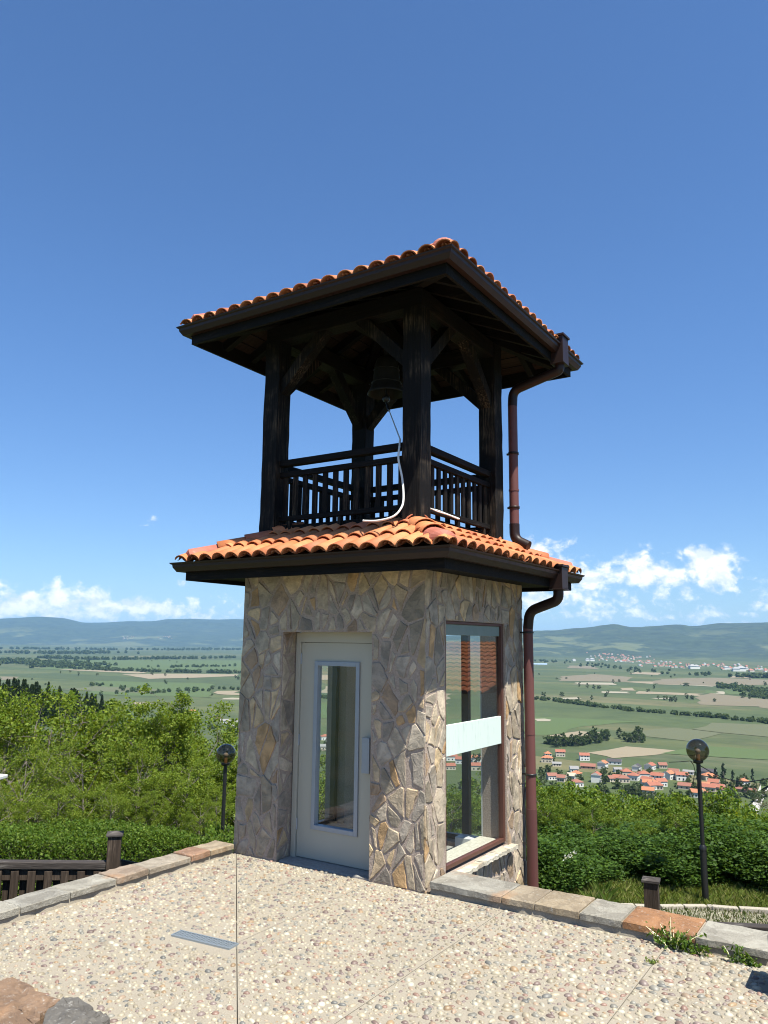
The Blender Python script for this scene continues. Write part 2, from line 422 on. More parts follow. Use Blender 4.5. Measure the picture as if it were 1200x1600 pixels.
def build_terrain():
    a0, a1 = R_(-70), R_(6)
    azs_ = list(np.linspace(a0, a1, 300)) + list(np.linspace(a1, a0+2*math.pi, 90)[1:-1])
    rs = [0.01, 6, 9, 11, 12, 13, 14, 15, 16.5, 18, 20, 22, 25, 28, 32, 37, 43, 50, 60, 72, 86, 102, 120, 145, 170, 200, 230, 260, 290, 320, 350, 380, 410, 440, 480, 540]
    while rs[-1] < 3600: rs.append(rs[-1]*1.15)
    while rs[-1] < 5200: rs.append(rs[-1]+240)
    while rs[-1] < 11400: rs.append(rs[-1]+110)
    while rs[-1] < 19500: rs.append(rs[-1]+190)
    while rs[-1] < 26000: rs.append(rs[-1]+900)
    n = len(azs_); V = []; Fc = []
    for r in rs:
        for a in azs_:
            x, y = r*math.sin(a), r*math.cos(a); V.append((x, y, terr(x, y)))
    for i in range(len(rs)-1):
        for k in range(n):
            k2 = (k+1) % n; Fc.append((i*n+k, (i+1)*n+k, (i+1)*n+k2, i*n+k2))
    me = bpy.data.meshes.new('terrain'); me.from_pydata(V, [], Fc); me.materials.append(TERR)
    me.polygons.foreach_set('use_smooth', [True]*len(Fc)); me.update()
    # face up
    if me.polygons[5000].normal.z < 0: me.flip_normals()
    return tag(link('terrain', me), kind='structure')
build_terrain()

# ------------------------------------------------------------------ fields and roads on the valley floor
def m_field(name, a, b, sx=1/14, sy=1/160):
    t = NT(name); g = t.n('ShaderNodeNewGeometry').outputs['Position']
    n = t.noise(t.n('ShaderNodeMapping', {0: g, 2: (0, 0, R_(-30)), 3: (sx*.12, sx, .01)}).outputs[0], 1, 5, .6)
    n2 = t.noise(t.n('ShaderNodeMapping', {0: g, 3: (1/90, 1/90, .01)}).outputs[0], 1, 6, .65)
    return t.pbr(t.mix(n2, t.mix(n, a, b), b), .95)
FM = {'tan': m_field('ploughed_tan_earth', (.165, .13, .08), (.22, .18, .115)), 'brown': m_field('brown_earth', (.115, .095, .055), (.145, .12, .072)),
      'pale': m_field('pale_stubble', (.21, .185, .13), (.26, .23, .165)), 'green': m_field('bright_crop', (.048, .078, .017), (.062, .090, .022)),
      'olive': m_field('olive_pasture', (.068, .078, .032), (.088, .092, .042)), 'grey': m_field('grey_road', (.30, .285, .26), (.36, .34, .31)),
      'water': m_field('blue_roofs', (.22, .30, .40), (.26, .34, .44))}
FIELDS = [('tan', [(918, 1177), (985, 1167), (1062, 1174), (968, 1187)]), ('tan', [(868, 1150), (905, 1142.5), (938, 1145), (925, 1150), (880, 1153)]),
  ('brown', [(1088, 1090), (1110, 1083), (1205, 1094), (1205, 1108), (1180, 1104), (1094, 1101)]), ('tan', [(993, 1080), (1098, 1084.5), (1096, 1087.5), (992, 1084)]),
  ('pale', [(936, 1083), (982, 1083.5), (980, 1081), (940, 1080.5)]), ('tan', [(966, 1079), (990, 1079.5), (988, 1075), (966, 1075.5)]),
  ('pale', [(895, 1069.5), (962, 1070.5), (960, 1067), (897, 1066.5)]), ('tan', [(980, 1066), (1025, 1069), (1022, 1065.2), (984, 1064.8)]),
  ('tan', [(1026, 1069), (1062, 1070.5), (1062, 1067), (1028, 1066)]), ('pale', [(1064, 1070.5), (1118, 1073), (1116, 1070), (1066, 1068.5)]),
  ('tan', [(985, 1053), (1030, 1055), (1035, 1051.5), (992, 1050)]), ('brown', [(872, 1064), (985, 1066), (985, 1058), (930, 1053.5), (880, 1057)]),
  ('brown', [(1020, 1068), (1120, 1072), (1205, 1070), (1205, 1062.5), (1110, 1059), (1030, 1061)]), ('tan', [(1140, 1059), (1176, 1060.5), (1170, 1057.5), (1142, 1056.5)]),
  ('pale', [(1118, 1084), (1137, 1085), (1134, 1080.5), (1117, 1080.5)]), ('green', [(1100, 1083), (1116, 1083.5), (1113, 1079), (1100, 1079)]),
  ('green', [(1136, 1085), (1167, 1086), (1160, 1079.5), (1134, 1079)]), ('brown', [(888, 1044), (935, 1045.5), (928, 1040.5), (890, 1040)]),
  ('pale', [(877, 1093), (908, 1092.5), (904, 1089.8), (880, 1090.4)]), ('pale', [(1021, 1092.5), (1041, 1092.5), (1040, 1090.5), (1022, 1090.8)]), ('pale', [(833, 1128), (860, 1127.2), (858, 1124.4), (834, 1123.8)]),
  ('green', [(700, 1150), (860, 1150), (900, 1135), (1000, 1128), (830, 1120), (700, 1125)]), ('olive', [(1000, 1150), (1080, 1158), (1130, 1146), (1060, 1138), (1000, 1142)]),
  ('green', [(1040, 1178), (1210, 1190), (1210, 1172), (1090, 1166)]), ('olive', [(1080, 1140), (1210, 1152), (1210, 1133), (1120, 1130)]),
  ('tan', [(90, 1046.5), (215, 1052.5), (232, 1051), (215, 1049.6), (108, 1046)]), ('tan', [(190, 1054), (232, 1061), (300, 1059.5), (372, 1056.5), (372, 1053.8), (250, 1052.8)]),
  ('tan', [(333, 1085.5), (375, 1086.5), (375, 1079.6), (340, 1080)]), ('pale', [(343, 1093), (375, 1093.5), (375, 1090.6), (348, 1091)]), ('brown', [(0, 1063), (25, 1061), (30, 1057.5), (0, 1057)]),
  ('tan', [(205, 1100), (232, 1101.5), (234, 1098.6), (212, 1097.6)]), ('green', [(60, 1046), (380, 1047), (380, 1032), (120, 1031)]), ('green', [(140, 1085), (330, 1090), (330, 1068), (150, 1064)]),
  ('olive', [(100, 1078), (240, 1084), (250, 1078), (150, 1072)]), ('tan', [(470, 1062), (690, 1066), (690, 1057), (480, 1054)]), ('tan', [(500, 1082), (700, 1100), (700, 1084), (510, 1072)]),
  ('green', [(460, 1120), (700, 1130), (700, 1105), (470, 1098)]), ('pale', [(500, 1172), (530, 1180), (530, 1178), (500, 1170.5)]),
  ('water', [(832, 1038.2), (855, 1038.6), (855, 1036.6), (832, 1036.4)]),
  ('grey', [(1168, 1276), (1182, 1276), (1204, 1224), (1190, 1223)]), ('green', [(1160, 1262), (1174, 1262), (1190, 1223.6), (1180, 1223.4)])]
ci = {}
for i, (k, pts) in enumerate(FIELDS):
    q0 = [hitp(x, y) for x, y in pts]; q = []
    for j_ in range(len(q0)):
        a_, b_ = q0[j_], q0[(j_+1) % len(q0)]; ns_ = 1 if k in ('grey', 'water') else max(2, int(np.linalg.norm(b_-a_)/45))
        for l_ in range(ns_): q.append(a_+(b_-a_)*l_/ns_+np.array([rnd.gauss(0, 1), rnd.gauss(0, 1), 0])*(0 if ns_ == 1 else 5))
    zz = PLAIN+.35+.05*(i % 7)
    me = bpy.data.meshes.new('field'); me.from_pydata([(p[0], p[1], zz) for p in q], [], [tuple(range(len(q)))])
    me.materials.append(FM[k]); me.update()
    if me.polygons[0].normal.z < 0: me.flip_normals()
    o = link('road' if k == 'grey' else 'pond' if k == 'water' else 'field', me); o['kind'] = 'structure'

# ------------------------------------------------------------------ foliage
def leaf_quads(P, size, rng, up=.25, aspect=.55):
    """a rhombic leaf at every point"""
    n = len(P); P = np.asarray(P)
    nrm = rng.normal(size=(n, 3)); nrm[:, 2] += up*2; nrm /= np.linalg.norm(nrm, axis=1)[:, None]
    a = rng.normal(size=(n, 3)); a -= nrm*(a*nrm).sum(1)[:, None]; a /= np.linalg.norm(a, axis=1)[:, None]
    b = np.cross(nrm, a)
    L = (size*(.6+.8*rng.random(n)))[:, None]*.5
    fold = nrm*L*.18
    V = np.stack([P-a*L, P+b*L*aspect+fold, P+a*L, P-b*L*aspect+fold], 1).reshape(-1, 3)
    return V
def leaf_cols(n, rng, base, spread=.35):
    base = np.array(base, 'f'); k = rng.integers(0, len(base), n)
    return base[k]*(1-spread/2+spread*rng.random((n, 1)))
SPRING = [(.125, .185, .018), (.148, .205, .022), (.095, .152, .017), (.18, .222, .03)]
HEDGE = [(.075, .135, .016), (.098, .162, .020), (.055, .105, .014), (.125, .178, .028)]
BUSHC = [(.048, .098, .016), (.062, .120, .019), (.082, .145, .023), (.036, .078, .014)]
BROAD = [(.062, .118, .018), (.082, .145, .022), (.105, .172, .026)]
PINEC = [(.018, .036, .015), (.024, .046, .018), (.034, .056, .022)]
DARKT = [(.055, .085, .030), (.072, .105, .036), (.09, .125, .048)]

def make_tree(name, seed, h, rad, nclump, nleaf, lsize, cols, trunk_h=.35, shape='round', bark=BARK, tr=.09):
    """an Empty with a trunk (limbs and twigs) and a crown of leaves"""
    rng = np.random.default_rng(seed); rr = random.Random(seed)
    root = empty(name)
    T = MB(); clumps = []
    lean = np.array([rr.uniform(-.08, .08), rr.uniform(-.08, .08), 0])*h
    top = np.array([0, 0, h*.86])+lean
    stem = [np.array([0, 0, -.6])] + [top*s+np.array([rr.uniform(-1, 1), rr.uniform(-1, 1), 0])*.03*h*s for s in (.15, .35, .55, .75, 1)]
    T.tube(stem, [tr*1.2, tr, tr*.8, tr*.6, tr*.4, tr*.15], 8)
    for i in range(nclump):
        s = trunk_h+(1-trunk_h)*(i+rr.random())/nclump
        b = top*min(1, s*.85)*1.0
        ang = rr.random()*2*math.pi
        if shape == 'round': w_ = math.sqrt(max(.02, 1-((s-.58)/.5)**2))
        else: w_ = max(.1, 1.15-s)
        ro = rad*w_*(.35+.65*math.sqrt(rr.random()))
        e = np.array([lean[0]*s+ro*math.cos(ang), lean[1]*s+ro*math.sin(ang), h*s*.96+rr.uniform(-.04, .06)*h])
        st = top*max(.12, s-.22*rr.random()-.12)
        mid = (st+e)/2+np.array([rr.uniform(-1, 1), rr.uniform(-1, 1), -rr.random()])*.05*h
        T.tube([st, mid, e], [tr*.38, tr*.25, tr*.07], 5, cap=False)
        for _ in range(3):
            e2 = e+np.array([rr.gauss(0, 1), rr.gauss(0, 1), rr.gauss(.3, .8)])*rad*.20
            T.tube([mid*.35+e*.65, e2], [tr*.12, tr*.04], 4, cap=False)
            clumps.append((e2, rad*rr.uniform(.10, .19)))
        clumps.append((e, rad*rr.uniform(.14, .24)))
    T.build('trunk', bark, root)
    per = max(4, nleaf//len(clumps)); P = []
    for c, r in clumps:
        d = rng.normal(size=(per, 3)); d /= np.linalg.norm(d, axis=1)[:, None]
        d *= (r*(.25+.95*rng.random(per)**.6))[:, None]; d[:, 2] *= .72
        P.append(np.array(c)+d)
    P = np.concatenate(P)
    me = np_mesh('crown', leaf_quads(P, lsize, rng), 4, leaf_cols(len(P), rng, cols), LEAF)
    link('crown', me, root)
    return root
def place(o, p, rz=0, s=1.0, sz=None):
    o.location = tuple(map(float, p)); o.rotation_euler[2] = rz; o.scale = (s, s, sz or s)
used = {}
def spawn(proto, p, rz, s, label, cat, group, sz=None):
    if proto.name in used: o = copy_tree(proto)
    else: o = proto; used[proto.name] = 1
    place(o, p, rz, s, sz); tag(o, label, cat, group); return o

# hillside trees behind the left hedge and the right bushes
TP = [make_tree('leafy_tree', 11, 6.2, 2.3, 26, 15000, .105, SPRING, .25), make_tree('leafy_tree', 12, 6.8, 2.0, 26, 14000, .105, SPRING, .28),
      make_tree('leafy_tree', 13, 5.6, 2.5, 28, 15000, .11, SPRING, .2), make_tree('leafy_tree', 15, 6.4, 2.4, 26, 8000, .10, SPRING, .22)]
BP = [make_tree('leafy_tree', 21, 5.2, 2.3, 34, 15000, .14, BROAD+SPRING, .15), make_tree('leafy_tree', 22, 4.8, 2.5, 34, 15000, .15, BROAD+SPRING, .12)]
def tree_at(px, dist, topy, proto, label, group, s_w=1.0):
    p = at(px, 1000, dist); zt = at(px, topy, dist)[2]; zg = terr(p[0], p[1])
    hh = {id(TP[0]): 6.2, id(TP[1]): 6.8, id(TP[2]): 5.6, id(TP[3]): 6.4, id(BP[0]): 5.2, id(BP[1]): 4.8}[id(proto)]
    k = (zt-zg)/hh/1.07
    return spawn(proto, (p[0], p[1], zg), rnd.random()*6.28, min(k, 1.05)*s_w if k < 1.3 else 1.05*s_w, label, 'tree', group, k)
LT = [(-60, 24, 1078, 0), (8, 23, 1086, 3), (62, 25, 1080, 3), (108, 24, 1074, 3), (150, 27, 1088, 1), (200, 26, 1100, 2), (228, 28, 1096, 0), (258, 23, 1076, 1), (290, 24, 1086, 0), (326, 26, 1118, 2), (356, 27, 1150, 0), (392, 25, 1165, 1),
      (440, 27, 1170, 2), (500, 26, 1185, 0), (560, 26, 1195, 1)]
SP = {7: 'tall bright green tree forming the right hand peak of the left tree line', 2: 'airy tree with bare grey twigs forming the left hand peak of the tree line',
      10: 'low green tree beside the globe lamp at the tower\'s left edge'}
for i, (x, d, ty, k) in enumerate(LT):
    tree_at(x, d, ty, TP[k], SP.get(i, 'yellow green leafy tree in the row behind the clipped hedge left of the tower'), 'trees behind the left hedge')
for i, (x, d, ty, k) in enumerate([(-25, 20, 1150, 3), (45, 20, 1165, 3), (160, 20, 1150, 3), (228, 20.5, 1165, 0), (305, 20, 1180, 2), (350, 19.5, 1225, 1), (-80, 19, 1140, 0), (112, 18, 1225, 2), (20, 18, 1230, 0), (255, 18, 1232, 1), (190, 18, 1225, 2), (325, 17.5, 1245, 0)]):
    tree_at(x, d, ty, TP[k], 'shorter yellow green tree in front of the tree row, right behind the clipped hedge', 'short trees behind the left hedge', 1.1)
RTT = [(842, 24, 1222, 0), (880, 25, 1215, 1), (930, 26, 1232, 0), (975, 24, 1252, 1), (1020, 27, 1248, 0), (1062, 25, 1236, 1), (1100, 26, 1243, 0), (1140, 27, 1255, 1), (1180, 25, 1272, 0), (1225, 26, 1280, 1), (1270, 25, 1290, 0), (790, 25, 1215, 1),
       (848, 17.4, 1232, 0), (918, 17.9, 1258, 1), (992, 17.8, 1284, 0), (1062, 17.8, 1262, 1), (1134, 17.9, 1276, 0), (1190, 17.8, 1300, 1),
       (905, 20, 1255, 1), (1000, 20.5, 1268, 0), (1080, 20, 1268, 1), (1150, 20.5, 1288, 0), (860, 20, 1250, 0), (1215, 20, 1300, 1), (950, 19.5, 1278, 0), (1045, 19.5, 1280, 1), (740, 24, 1225, 0), (700, 22, 1235, 1)]
for i, (x, d, ty, k) in enumerate(RTT):
    tree_at(x, d, ty, BP[k], 'bright green leafy tree on the slope behind the right hand bushes, below the village', 'trees behind the right bushes', 1.05)
# lone grey-brown feathery tree at the right edge
g = make_tree('bare_tree', 31, 7, 1.7, 30, 3000, .14, [(.075, .07, .05), (.06, .075, .04)], .2)
p = at(1208, 1000, 60); place(g, (p[0], p[1], at(1208, 1330, 60)[2]), 0, 1.0)
g.scale = (1, 1, (at(1208, 1228, 60)[2]-g.location[2])/7); tag(g, 'thin grey brown tree at the right edge beside the pale road', 'tree')

# clipped hedge on the left
def hedge_mesh(L, W, H, n, lsize, seed, cols, lump=.12):
    rng = np.random.default_rng(seed); P = []
    n1 = int(n*.5)
    def bumpf(x, y): return lump*np.sin(x*2.1+1.3*np.sin(y*1.7))*.5+lump*rng.normal(size=len(x))*.35
    x = rng.random(n1)*L; z = rng.random(n1)*H; y = -rng.random(n1)**2*.22+bumpf(x, z)*.5; P.append(np.stack([x, y, z], 1))
    n2 = n-n1; x = rng.random(n2)*L; y = rng.random(n2)*W; z = H-rng.random(n2)**2*.25+bumpf(x, y); P.append(np.stack([x, y, z], 1))
    # back
    x = rng.random(n1//3)*L; z = rng.random(n1//3)*H; y = W+rng.random(n1//3)*.1; P.append(np.stack([x, y, z], 1))
    P = np.concatenate(P); return leaf_quads(P, lsize, rng, .2), len(P), leaf_cols(len(P), rng, cols, .5)
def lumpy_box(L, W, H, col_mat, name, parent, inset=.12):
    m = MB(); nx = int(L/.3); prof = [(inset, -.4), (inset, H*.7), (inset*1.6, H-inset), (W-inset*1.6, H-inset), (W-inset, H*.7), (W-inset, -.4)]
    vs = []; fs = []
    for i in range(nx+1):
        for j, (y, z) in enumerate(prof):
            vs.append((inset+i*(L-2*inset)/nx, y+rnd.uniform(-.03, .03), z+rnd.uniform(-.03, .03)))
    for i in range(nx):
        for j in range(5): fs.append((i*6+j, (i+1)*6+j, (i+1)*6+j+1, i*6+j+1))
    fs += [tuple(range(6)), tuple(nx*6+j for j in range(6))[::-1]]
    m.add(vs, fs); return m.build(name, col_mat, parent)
t = NT('dark_hedge_core'); INNER = t.pbr(t.mix(t.noise(t.pos(), 25, 5, .7), (.012, .018, .006), (.05, .055, .025)), .95)  # dark colour of the solid core that keeps light out of the hedges
def hedge(px0, d0, px1, d1, topy0, topy1, W, label, name, n, lsize, seed, cols):
    a = at(px0, 1000, d0); b = at(px1, 1000, d1); zt = at(px0, topy0, d0+W)[2]; drop = zt-at(px1, topy1, d1+W)[2]
    zg = -2.9; L = math.hypot(b[0]-a[0], b[1]-a[1])
    root = empty(name, (a[0], a[1], zg), math.atan2(b[1]-a[1], b[0]-a[0])); tag(root, label, 'hedge')
    H = zt-zg+.10; V, cnt, c = hedge_mesh(L, W, H, n, lsize, seed, cols)
    V[:, 2] -= V[:, 0]/L*drop; fo = link('foliage', np_mesh('foliage', V, 4, c, LEAF), root); lb = lumpy_box(L, W, H-.05, INNER, 'light_block_core', root)  # lumpy dark core added inside the foliage to block light
    for v_ in lb.data.vertices: v_.co.z -= v_.co.x/L*drop
    return root
hedge(-90, 13.2, 345, 15.3, 1284, 1292, 1.3, 'long clipped dark green hedge behind the wooden fence, left of the tower', 'clipped_hedge', 62000, .045, 3, HEDGE)
hedge(335, 15.2, 620, 15.6, 1300, 1325, 1.3, 'clipped green hedge running behind the stone tower', 'clipped_hedge', 14000, .06, 4, HEDGE)

# broad-leaved bushes on the right
def make_bush(seed, n=14000, lsize=.075, h=1.7, r=1.0):
    rng = np.random.default_rng(seed); rr = random.Random(seed)
    root = empty('leafy_bush'); T = MB(); P = []
    for i in range(26):
        a = rr.random()*6.28; q = math.sqrt(rr.random())*r*.8; z = h*(.12+.78*rr.random())*(1-.35*(q/r)**2)
        c = np.array([q*math.cos(a), q*math.sin(a), z]); T.tube([(c[0]*.15, c[1]*.15, -.3), (c[0]*.6, c[1]*.6, z*.5), c], [.03, .02, .008], 5, cap=False)
        k = n//26; d = rng.normal(size=(k, 3)); d /= np.linalg.norm(d, axis=1)[:, None]; d *= (.30*h*(.3+.8*rng.random(k)**.5))[:, None]*.8; P.append(c+d)
    P = np.concatenate(P); P = P[P[:, 2] > -.1]
    T.build('stems', BARK, root); link('foliage', np_mesh('foliage', leaf_quads(P, lsize, rng, .3, .6), 4, leaf_cols(len(P), rng, BUSHC, .5), LEAF), root)
    return root
BU = [make_bush(41), make_bush(42), make_bush(43)]
for i, (x, d, topy, s) in enumerate([(838, 15.0, 1290, .9), (868, 16.6, 1296, 1.0), (905, 17.6, 1298, .95), (938, 16.4, 1312, 1.0), (975, 16.8, 1300, 1.05), (1012, 16.4, 1306, 1.0), (1048, 16.9, 1288, 1.05), (1085, 17.0, 1282, 1.05), (1122, 16.7, 1290, 1.05), (1160, 16.9, 1300, 1.05), (1196, 16.6, 1318, 1.0), (1235, 16.8, 1320, 1.0), (1275, 16.8, 1320, 1.0),
                                     (960, 18.2, 1284, 1.1), (1030, 18.4, 1274, 1.1), (1110, 18.4, 1268, 1.1), (880, 18.2, 1280, 1.1), (1180, 18.3, 1290, 1.1), (805, 15.6, 1290, 1)]):
    p = at(x, 1000, d); zg = min(-2.4, terr(p[0], p[1])); zt = at(x, topy, d)[2]
    spawn(BU[i % 3], (p[0], p[1], zg), rnd.random()*6.28, s*1.02, 'dark green broad leaved bush in the uncut hedge behind the right hand lamp', 'bush', 'bushes along the gravel path', (zt-zg)/2.05*rnd.uniform(.85, 1.3))

# pines on the left spur
PN = []
for s_ in (51, 52):
    rng = np.random.default_rng(s_); root = empty('pine_tree'); T = MB(); T.tube([(0, 0, -1), (0, 0, 11.5)], [.22, .04], 6); T.build('trunk', BARK, root)
    P = []
    for i in range(900):
        z = 1.5+10.3*rng.random(); rr_ = (12.2-z)*.26*(.25+.75*rng.random()**.5); a = rng.random()*6.28; P.append((rr_*math.cos(a), rr_*math.sin(a), z-rr_*.3))
    P = np.array(P); link('crown', np_mesh('crown', leaf_quads(P, 1.0, rng, .1, .35), 4, leaf_cols(len(P), rng, PINEC), LEAF), root); PN.append(root)
for i in range(190):
    x = rnd.uniform(-70, 185); yb = interp(x, [(-70, 1062), (0, 1066), (60, 1073), (110, 1082), (165, 1094), (185, 1106)])+rnd.uniform(0, 30)**1.0
    d = rnd.uniform(330, 400); p = at(x, 1000, d); zg = terr(p[0], p[1]); zt = at(x, yb-12, d)[2]
    if zt-zg < 5: continue
    spawn(PN[i % 2], (p[0], p[1], zt-12*.95), rnd.random()*6.28, .9, 'dark pine in the wood on the spur at far left, above the leafy trees', 'pine tree', 'pines on the left spur', .95)

# round trees out in the valley
VT = []
for s_, hh, rr_ in ((61, 8, 3.6), (62, 10, 3.2), (63, 7, 4.0)):
    o = make_tree('valley_tree', s_, hh, rr_, 16, 900, 1.15, DARKT, .12, tr=.18); VT.append(o)
def vtree(px, py, s, label, group, k=None, pos=None):
    q = hitp(px, py) if pos is None else pos
    return spawn(VT[rnd.randrange(3) if k is None else k], (q[0], q[1], PLAIN-.5 if pos is None else q[2]), rnd.random()*6.28, s, label, 'tree', group)
for i in range(36):                                    # the grove by the tan field
    x = 856+i*2.7+rnd.uniform(-3, 3); y = interp(x, [(855, 1166), (880, 1167), (910, 1163), (952, 1157)])+rnd.uniform(-6, 2)
    vtree(x, y, rnd.uniform(1.0, 1.5), 'grey green tree in the dense grove at the near edge of the valley meadow', 'grove by the tan field')
for x, y, s in ((969, 1154, 1.3), (976, 1156, 1.0), (982, 1159, 1.4), (988, 1160, 1.4), (993, 1159, 1.3), (1000, 1160, 1.6), (997, 1150, 1.6), (1004, 1158, 1.2)):
    vtree(x, y, s, 'grey green tree in the small clump right of the long grove', 'small clump right of the grove')
for i in range(26):                                    # scattered single trees
    x, y = rnd.uniform(835, 1200), rnd.uniform(1052, 1100)
    vtree(x, y, rnd.uniform(.6, 1.2), 'lone dark tree standing in the far fields right of the tower', 'lone trees in the right fields')
for x, y in ((1070, 1072), (1074, 1072), (1040, 1094), (1048, 1096), (1056, 1097), (1074, 1092), (1082, 1093), (936, 1076), (928, 1077), (918, 1075), (905, 1073), (850, 1088), (878, 1088), (1022, 1076)):
    vtree(x, y, 1.3, 'dark tree clump among the striped fields right of the tower', 'dark clumps among the striped fields')
for i in range(36):
    x, y = rnd.uniform(5, 375), rnd.uniform(1032, 1088)
    vtree(x, y, rnd.uniform(.6, 1.3), 'lone dark tree standing in the far fields left of the tower', 'lone trees in the left fields')
def tree_line(pts, n, wid, s0, s1, label, seed):
    """a far hedgerow or wood that reads as one mass"""
    rng = np.random.default_rng(seed); P = []; C = []
    W = [hitp(x, y) for x, y in pts]; seg = np.array([np.linalg.norm(W[i+1]-W[i]) for i in range(len(W)-1)]); cum = np.concatenate([[0], np.cumsum(seg)])
    for i in range(n):
        u = rng.random()*cum[-1]; k = min(len(seg)-1, int(np.searchsorted(cum, u)-1)); k = max(k, 0); f = (u-cum[k])/seg[k]
        c = W[k]*(1-f)+W[k+1]*f; r = rng.uniform(s0, s1)*.72; off = rng.normal(size=2)*wid
        m = 70; d = rng.normal(size=(m, 3)); d /= np.linalg.norm(d, axis=1)[:, None]; d *= (r*(.45+.6*rng.random(m)))[:, None]
        P.append(np.array([c[0]+off[0], c[1]+off[1], PLAIN+r*.8])+d)
    P = np.concatenate(P); V = leaf_quads(P, s1*.55, rng, .2, .7)
    o = link('tree_line', np_mesh('tree_line', V, 4, leaf_cols(len(P), rng, DARKT), LEAF)); tag(o, label, 'trees', kind='stuff')
TL = [([(830, 1092), (870, 1096), (930, 1104), (1000, 1112), (1100, 1120), (1210, 1131)], 170, 6, 3, 6.5, 'hedgerow of dark trees crossing the meadow right of the tower'),
      ([(1140, 1072), (1165, 1078), (1210, 1090)], 130, 22, 5, 9, 'dark wood at the right edge of the striped fields'), ([(1175, 1058), (1210, 1060)], 60, 40, 8, 14, 'far dark wood at the right edge'),
      ([(60, 1028), (150, 1031), (250, 1030), (380, 1028)], 150, 30, 9, 16, 'far hedgerow across the left of the valley'), ([(-20, 1032), (40, 1036), (100, 1040), (150, 1042)], 190, 90, 9, 16, 'scattered wood at the far left of the valley'),
      ([(60, 1041), (140, 1046), (230, 1050), (290, 1051), (375, 1052)], 150, 18, 6, 11, 'hedgerow above the tan strips left of the tower'), ([(-20, 1020), (80, 1022), (160, 1020)], 120, 110, 12, 20, 'far wood left'),
      ([(10, 1014), (120, 1015), (260, 1016), (380, 1015)], 160, 160, 12, 22, 'very far scattered trees left of the tower'), ([(150, 1069), (230, 1084), (300, 1080), (375, 1077)], 45, 14, 4, 7, 'thin hedgerow below the tan strips left of the tower'),
      ([(250, 1043), (375, 1041)], 40, 40, 5, 9, 'scattered bushes in the left meadow'), ([(840, 1032), (920, 1040), (1010, 1050), (1120, 1056)], 60, 60, 6, 12, 'scattered trees in front of the far village'),
      ([(1170, 1086), (1205, 1092)], 50, 14, 4, 7, 'dark wood by the brown field'), ([(690, 1095), (480, 1090)], 60, 10, 4, 7, 'hedgerow seen through the tower')]
for i, a in enumerate(TL): tree_line(*a, seed=100+i)

# ------------------------------------------------------------------ houses
RED, ORG, DRK, GRY, RUST = (.33, .12, .075), (.42, .17, .085), (.06, .055, .06), (.25, .25, .25), (.27, .115, .08)
WH, CRM, BRK = (.60, .59, .55), (.45, .40, .31), (.28, .18, .13)
t = NT('house_roof_tiles'); ROOFM = t.pbr(t.mix(t.noise(t.pos(), 1.2, 5, .7), t.attr(), t.mix(1, t.attr(), (.6, .55, .5), 'MULTIPLY')), .85)
WINM = m_metal('dark_window_glass', (.03, .035, .045), .25)
def make_house(w_, d_, h_, roof, hip, rcol, wcol, chim=True, win=True):
    root = empty('house'); o = .5
    MB().box((-w_/2, -d_/2, -1.5), (w_/2, d_/2, h_), wcol).build('wall', HWALL, root)
    m = MB(); rh = roof; X, Y = w_/2+o, d_/2+o; zb = h_+.02
    if hip:
        rl = max(0, X-Y)
        vs = [(-X,-Y,zb),(X,-Y,zb),(X,Y,zb),(-X,Y,zb),(-rl,0,zb+rh),(rl+.01,0,zb+rh)]; fs = [(0,1,5,4),(1,2,5),(2,3,4,5),(3,0,4),(3,2,1,0)]
        m.add(vs, fs, rcol)
    else:
        vs = [(-X,-Y,zb),(X,-Y,zb),(X,Y,zb),(-X,Y,zb),(-X,0,zb+rh),(X,0,zb+rh)]
        m.add(vs, [(0,1,5,4),(2,3,4,5),(3,2,1,0)], rcol); m.add(vs, [(1,2,5),(3,0,4)], wcol)
    ro = m.build('roof', ROOFM, root)
    if chim: MB().box((w_*.15, .3, h_+rh*.3), (w_*.15+.7, 1.0, h_+rh+.7), BRK).build('chimney', HWALL, ro)
    if win:
        nst = 2 if h_ > 4.5 else 1
        for st in range(nst):
            for u in (-.28, .05, .32):
                z0 = .9+st*2.8
                MB().box((w_*u-.6, -d_/2-.05, z0), (w_*u+.6, -d_/2+.1, z0+1.3)).build('window', WINM, root)
            MB().box((w_/2-.1, -.6, .9+st*2.8), (w_/2+.05, .7, 2.2+st*2.8)).build('window', WINM, root)
    return root
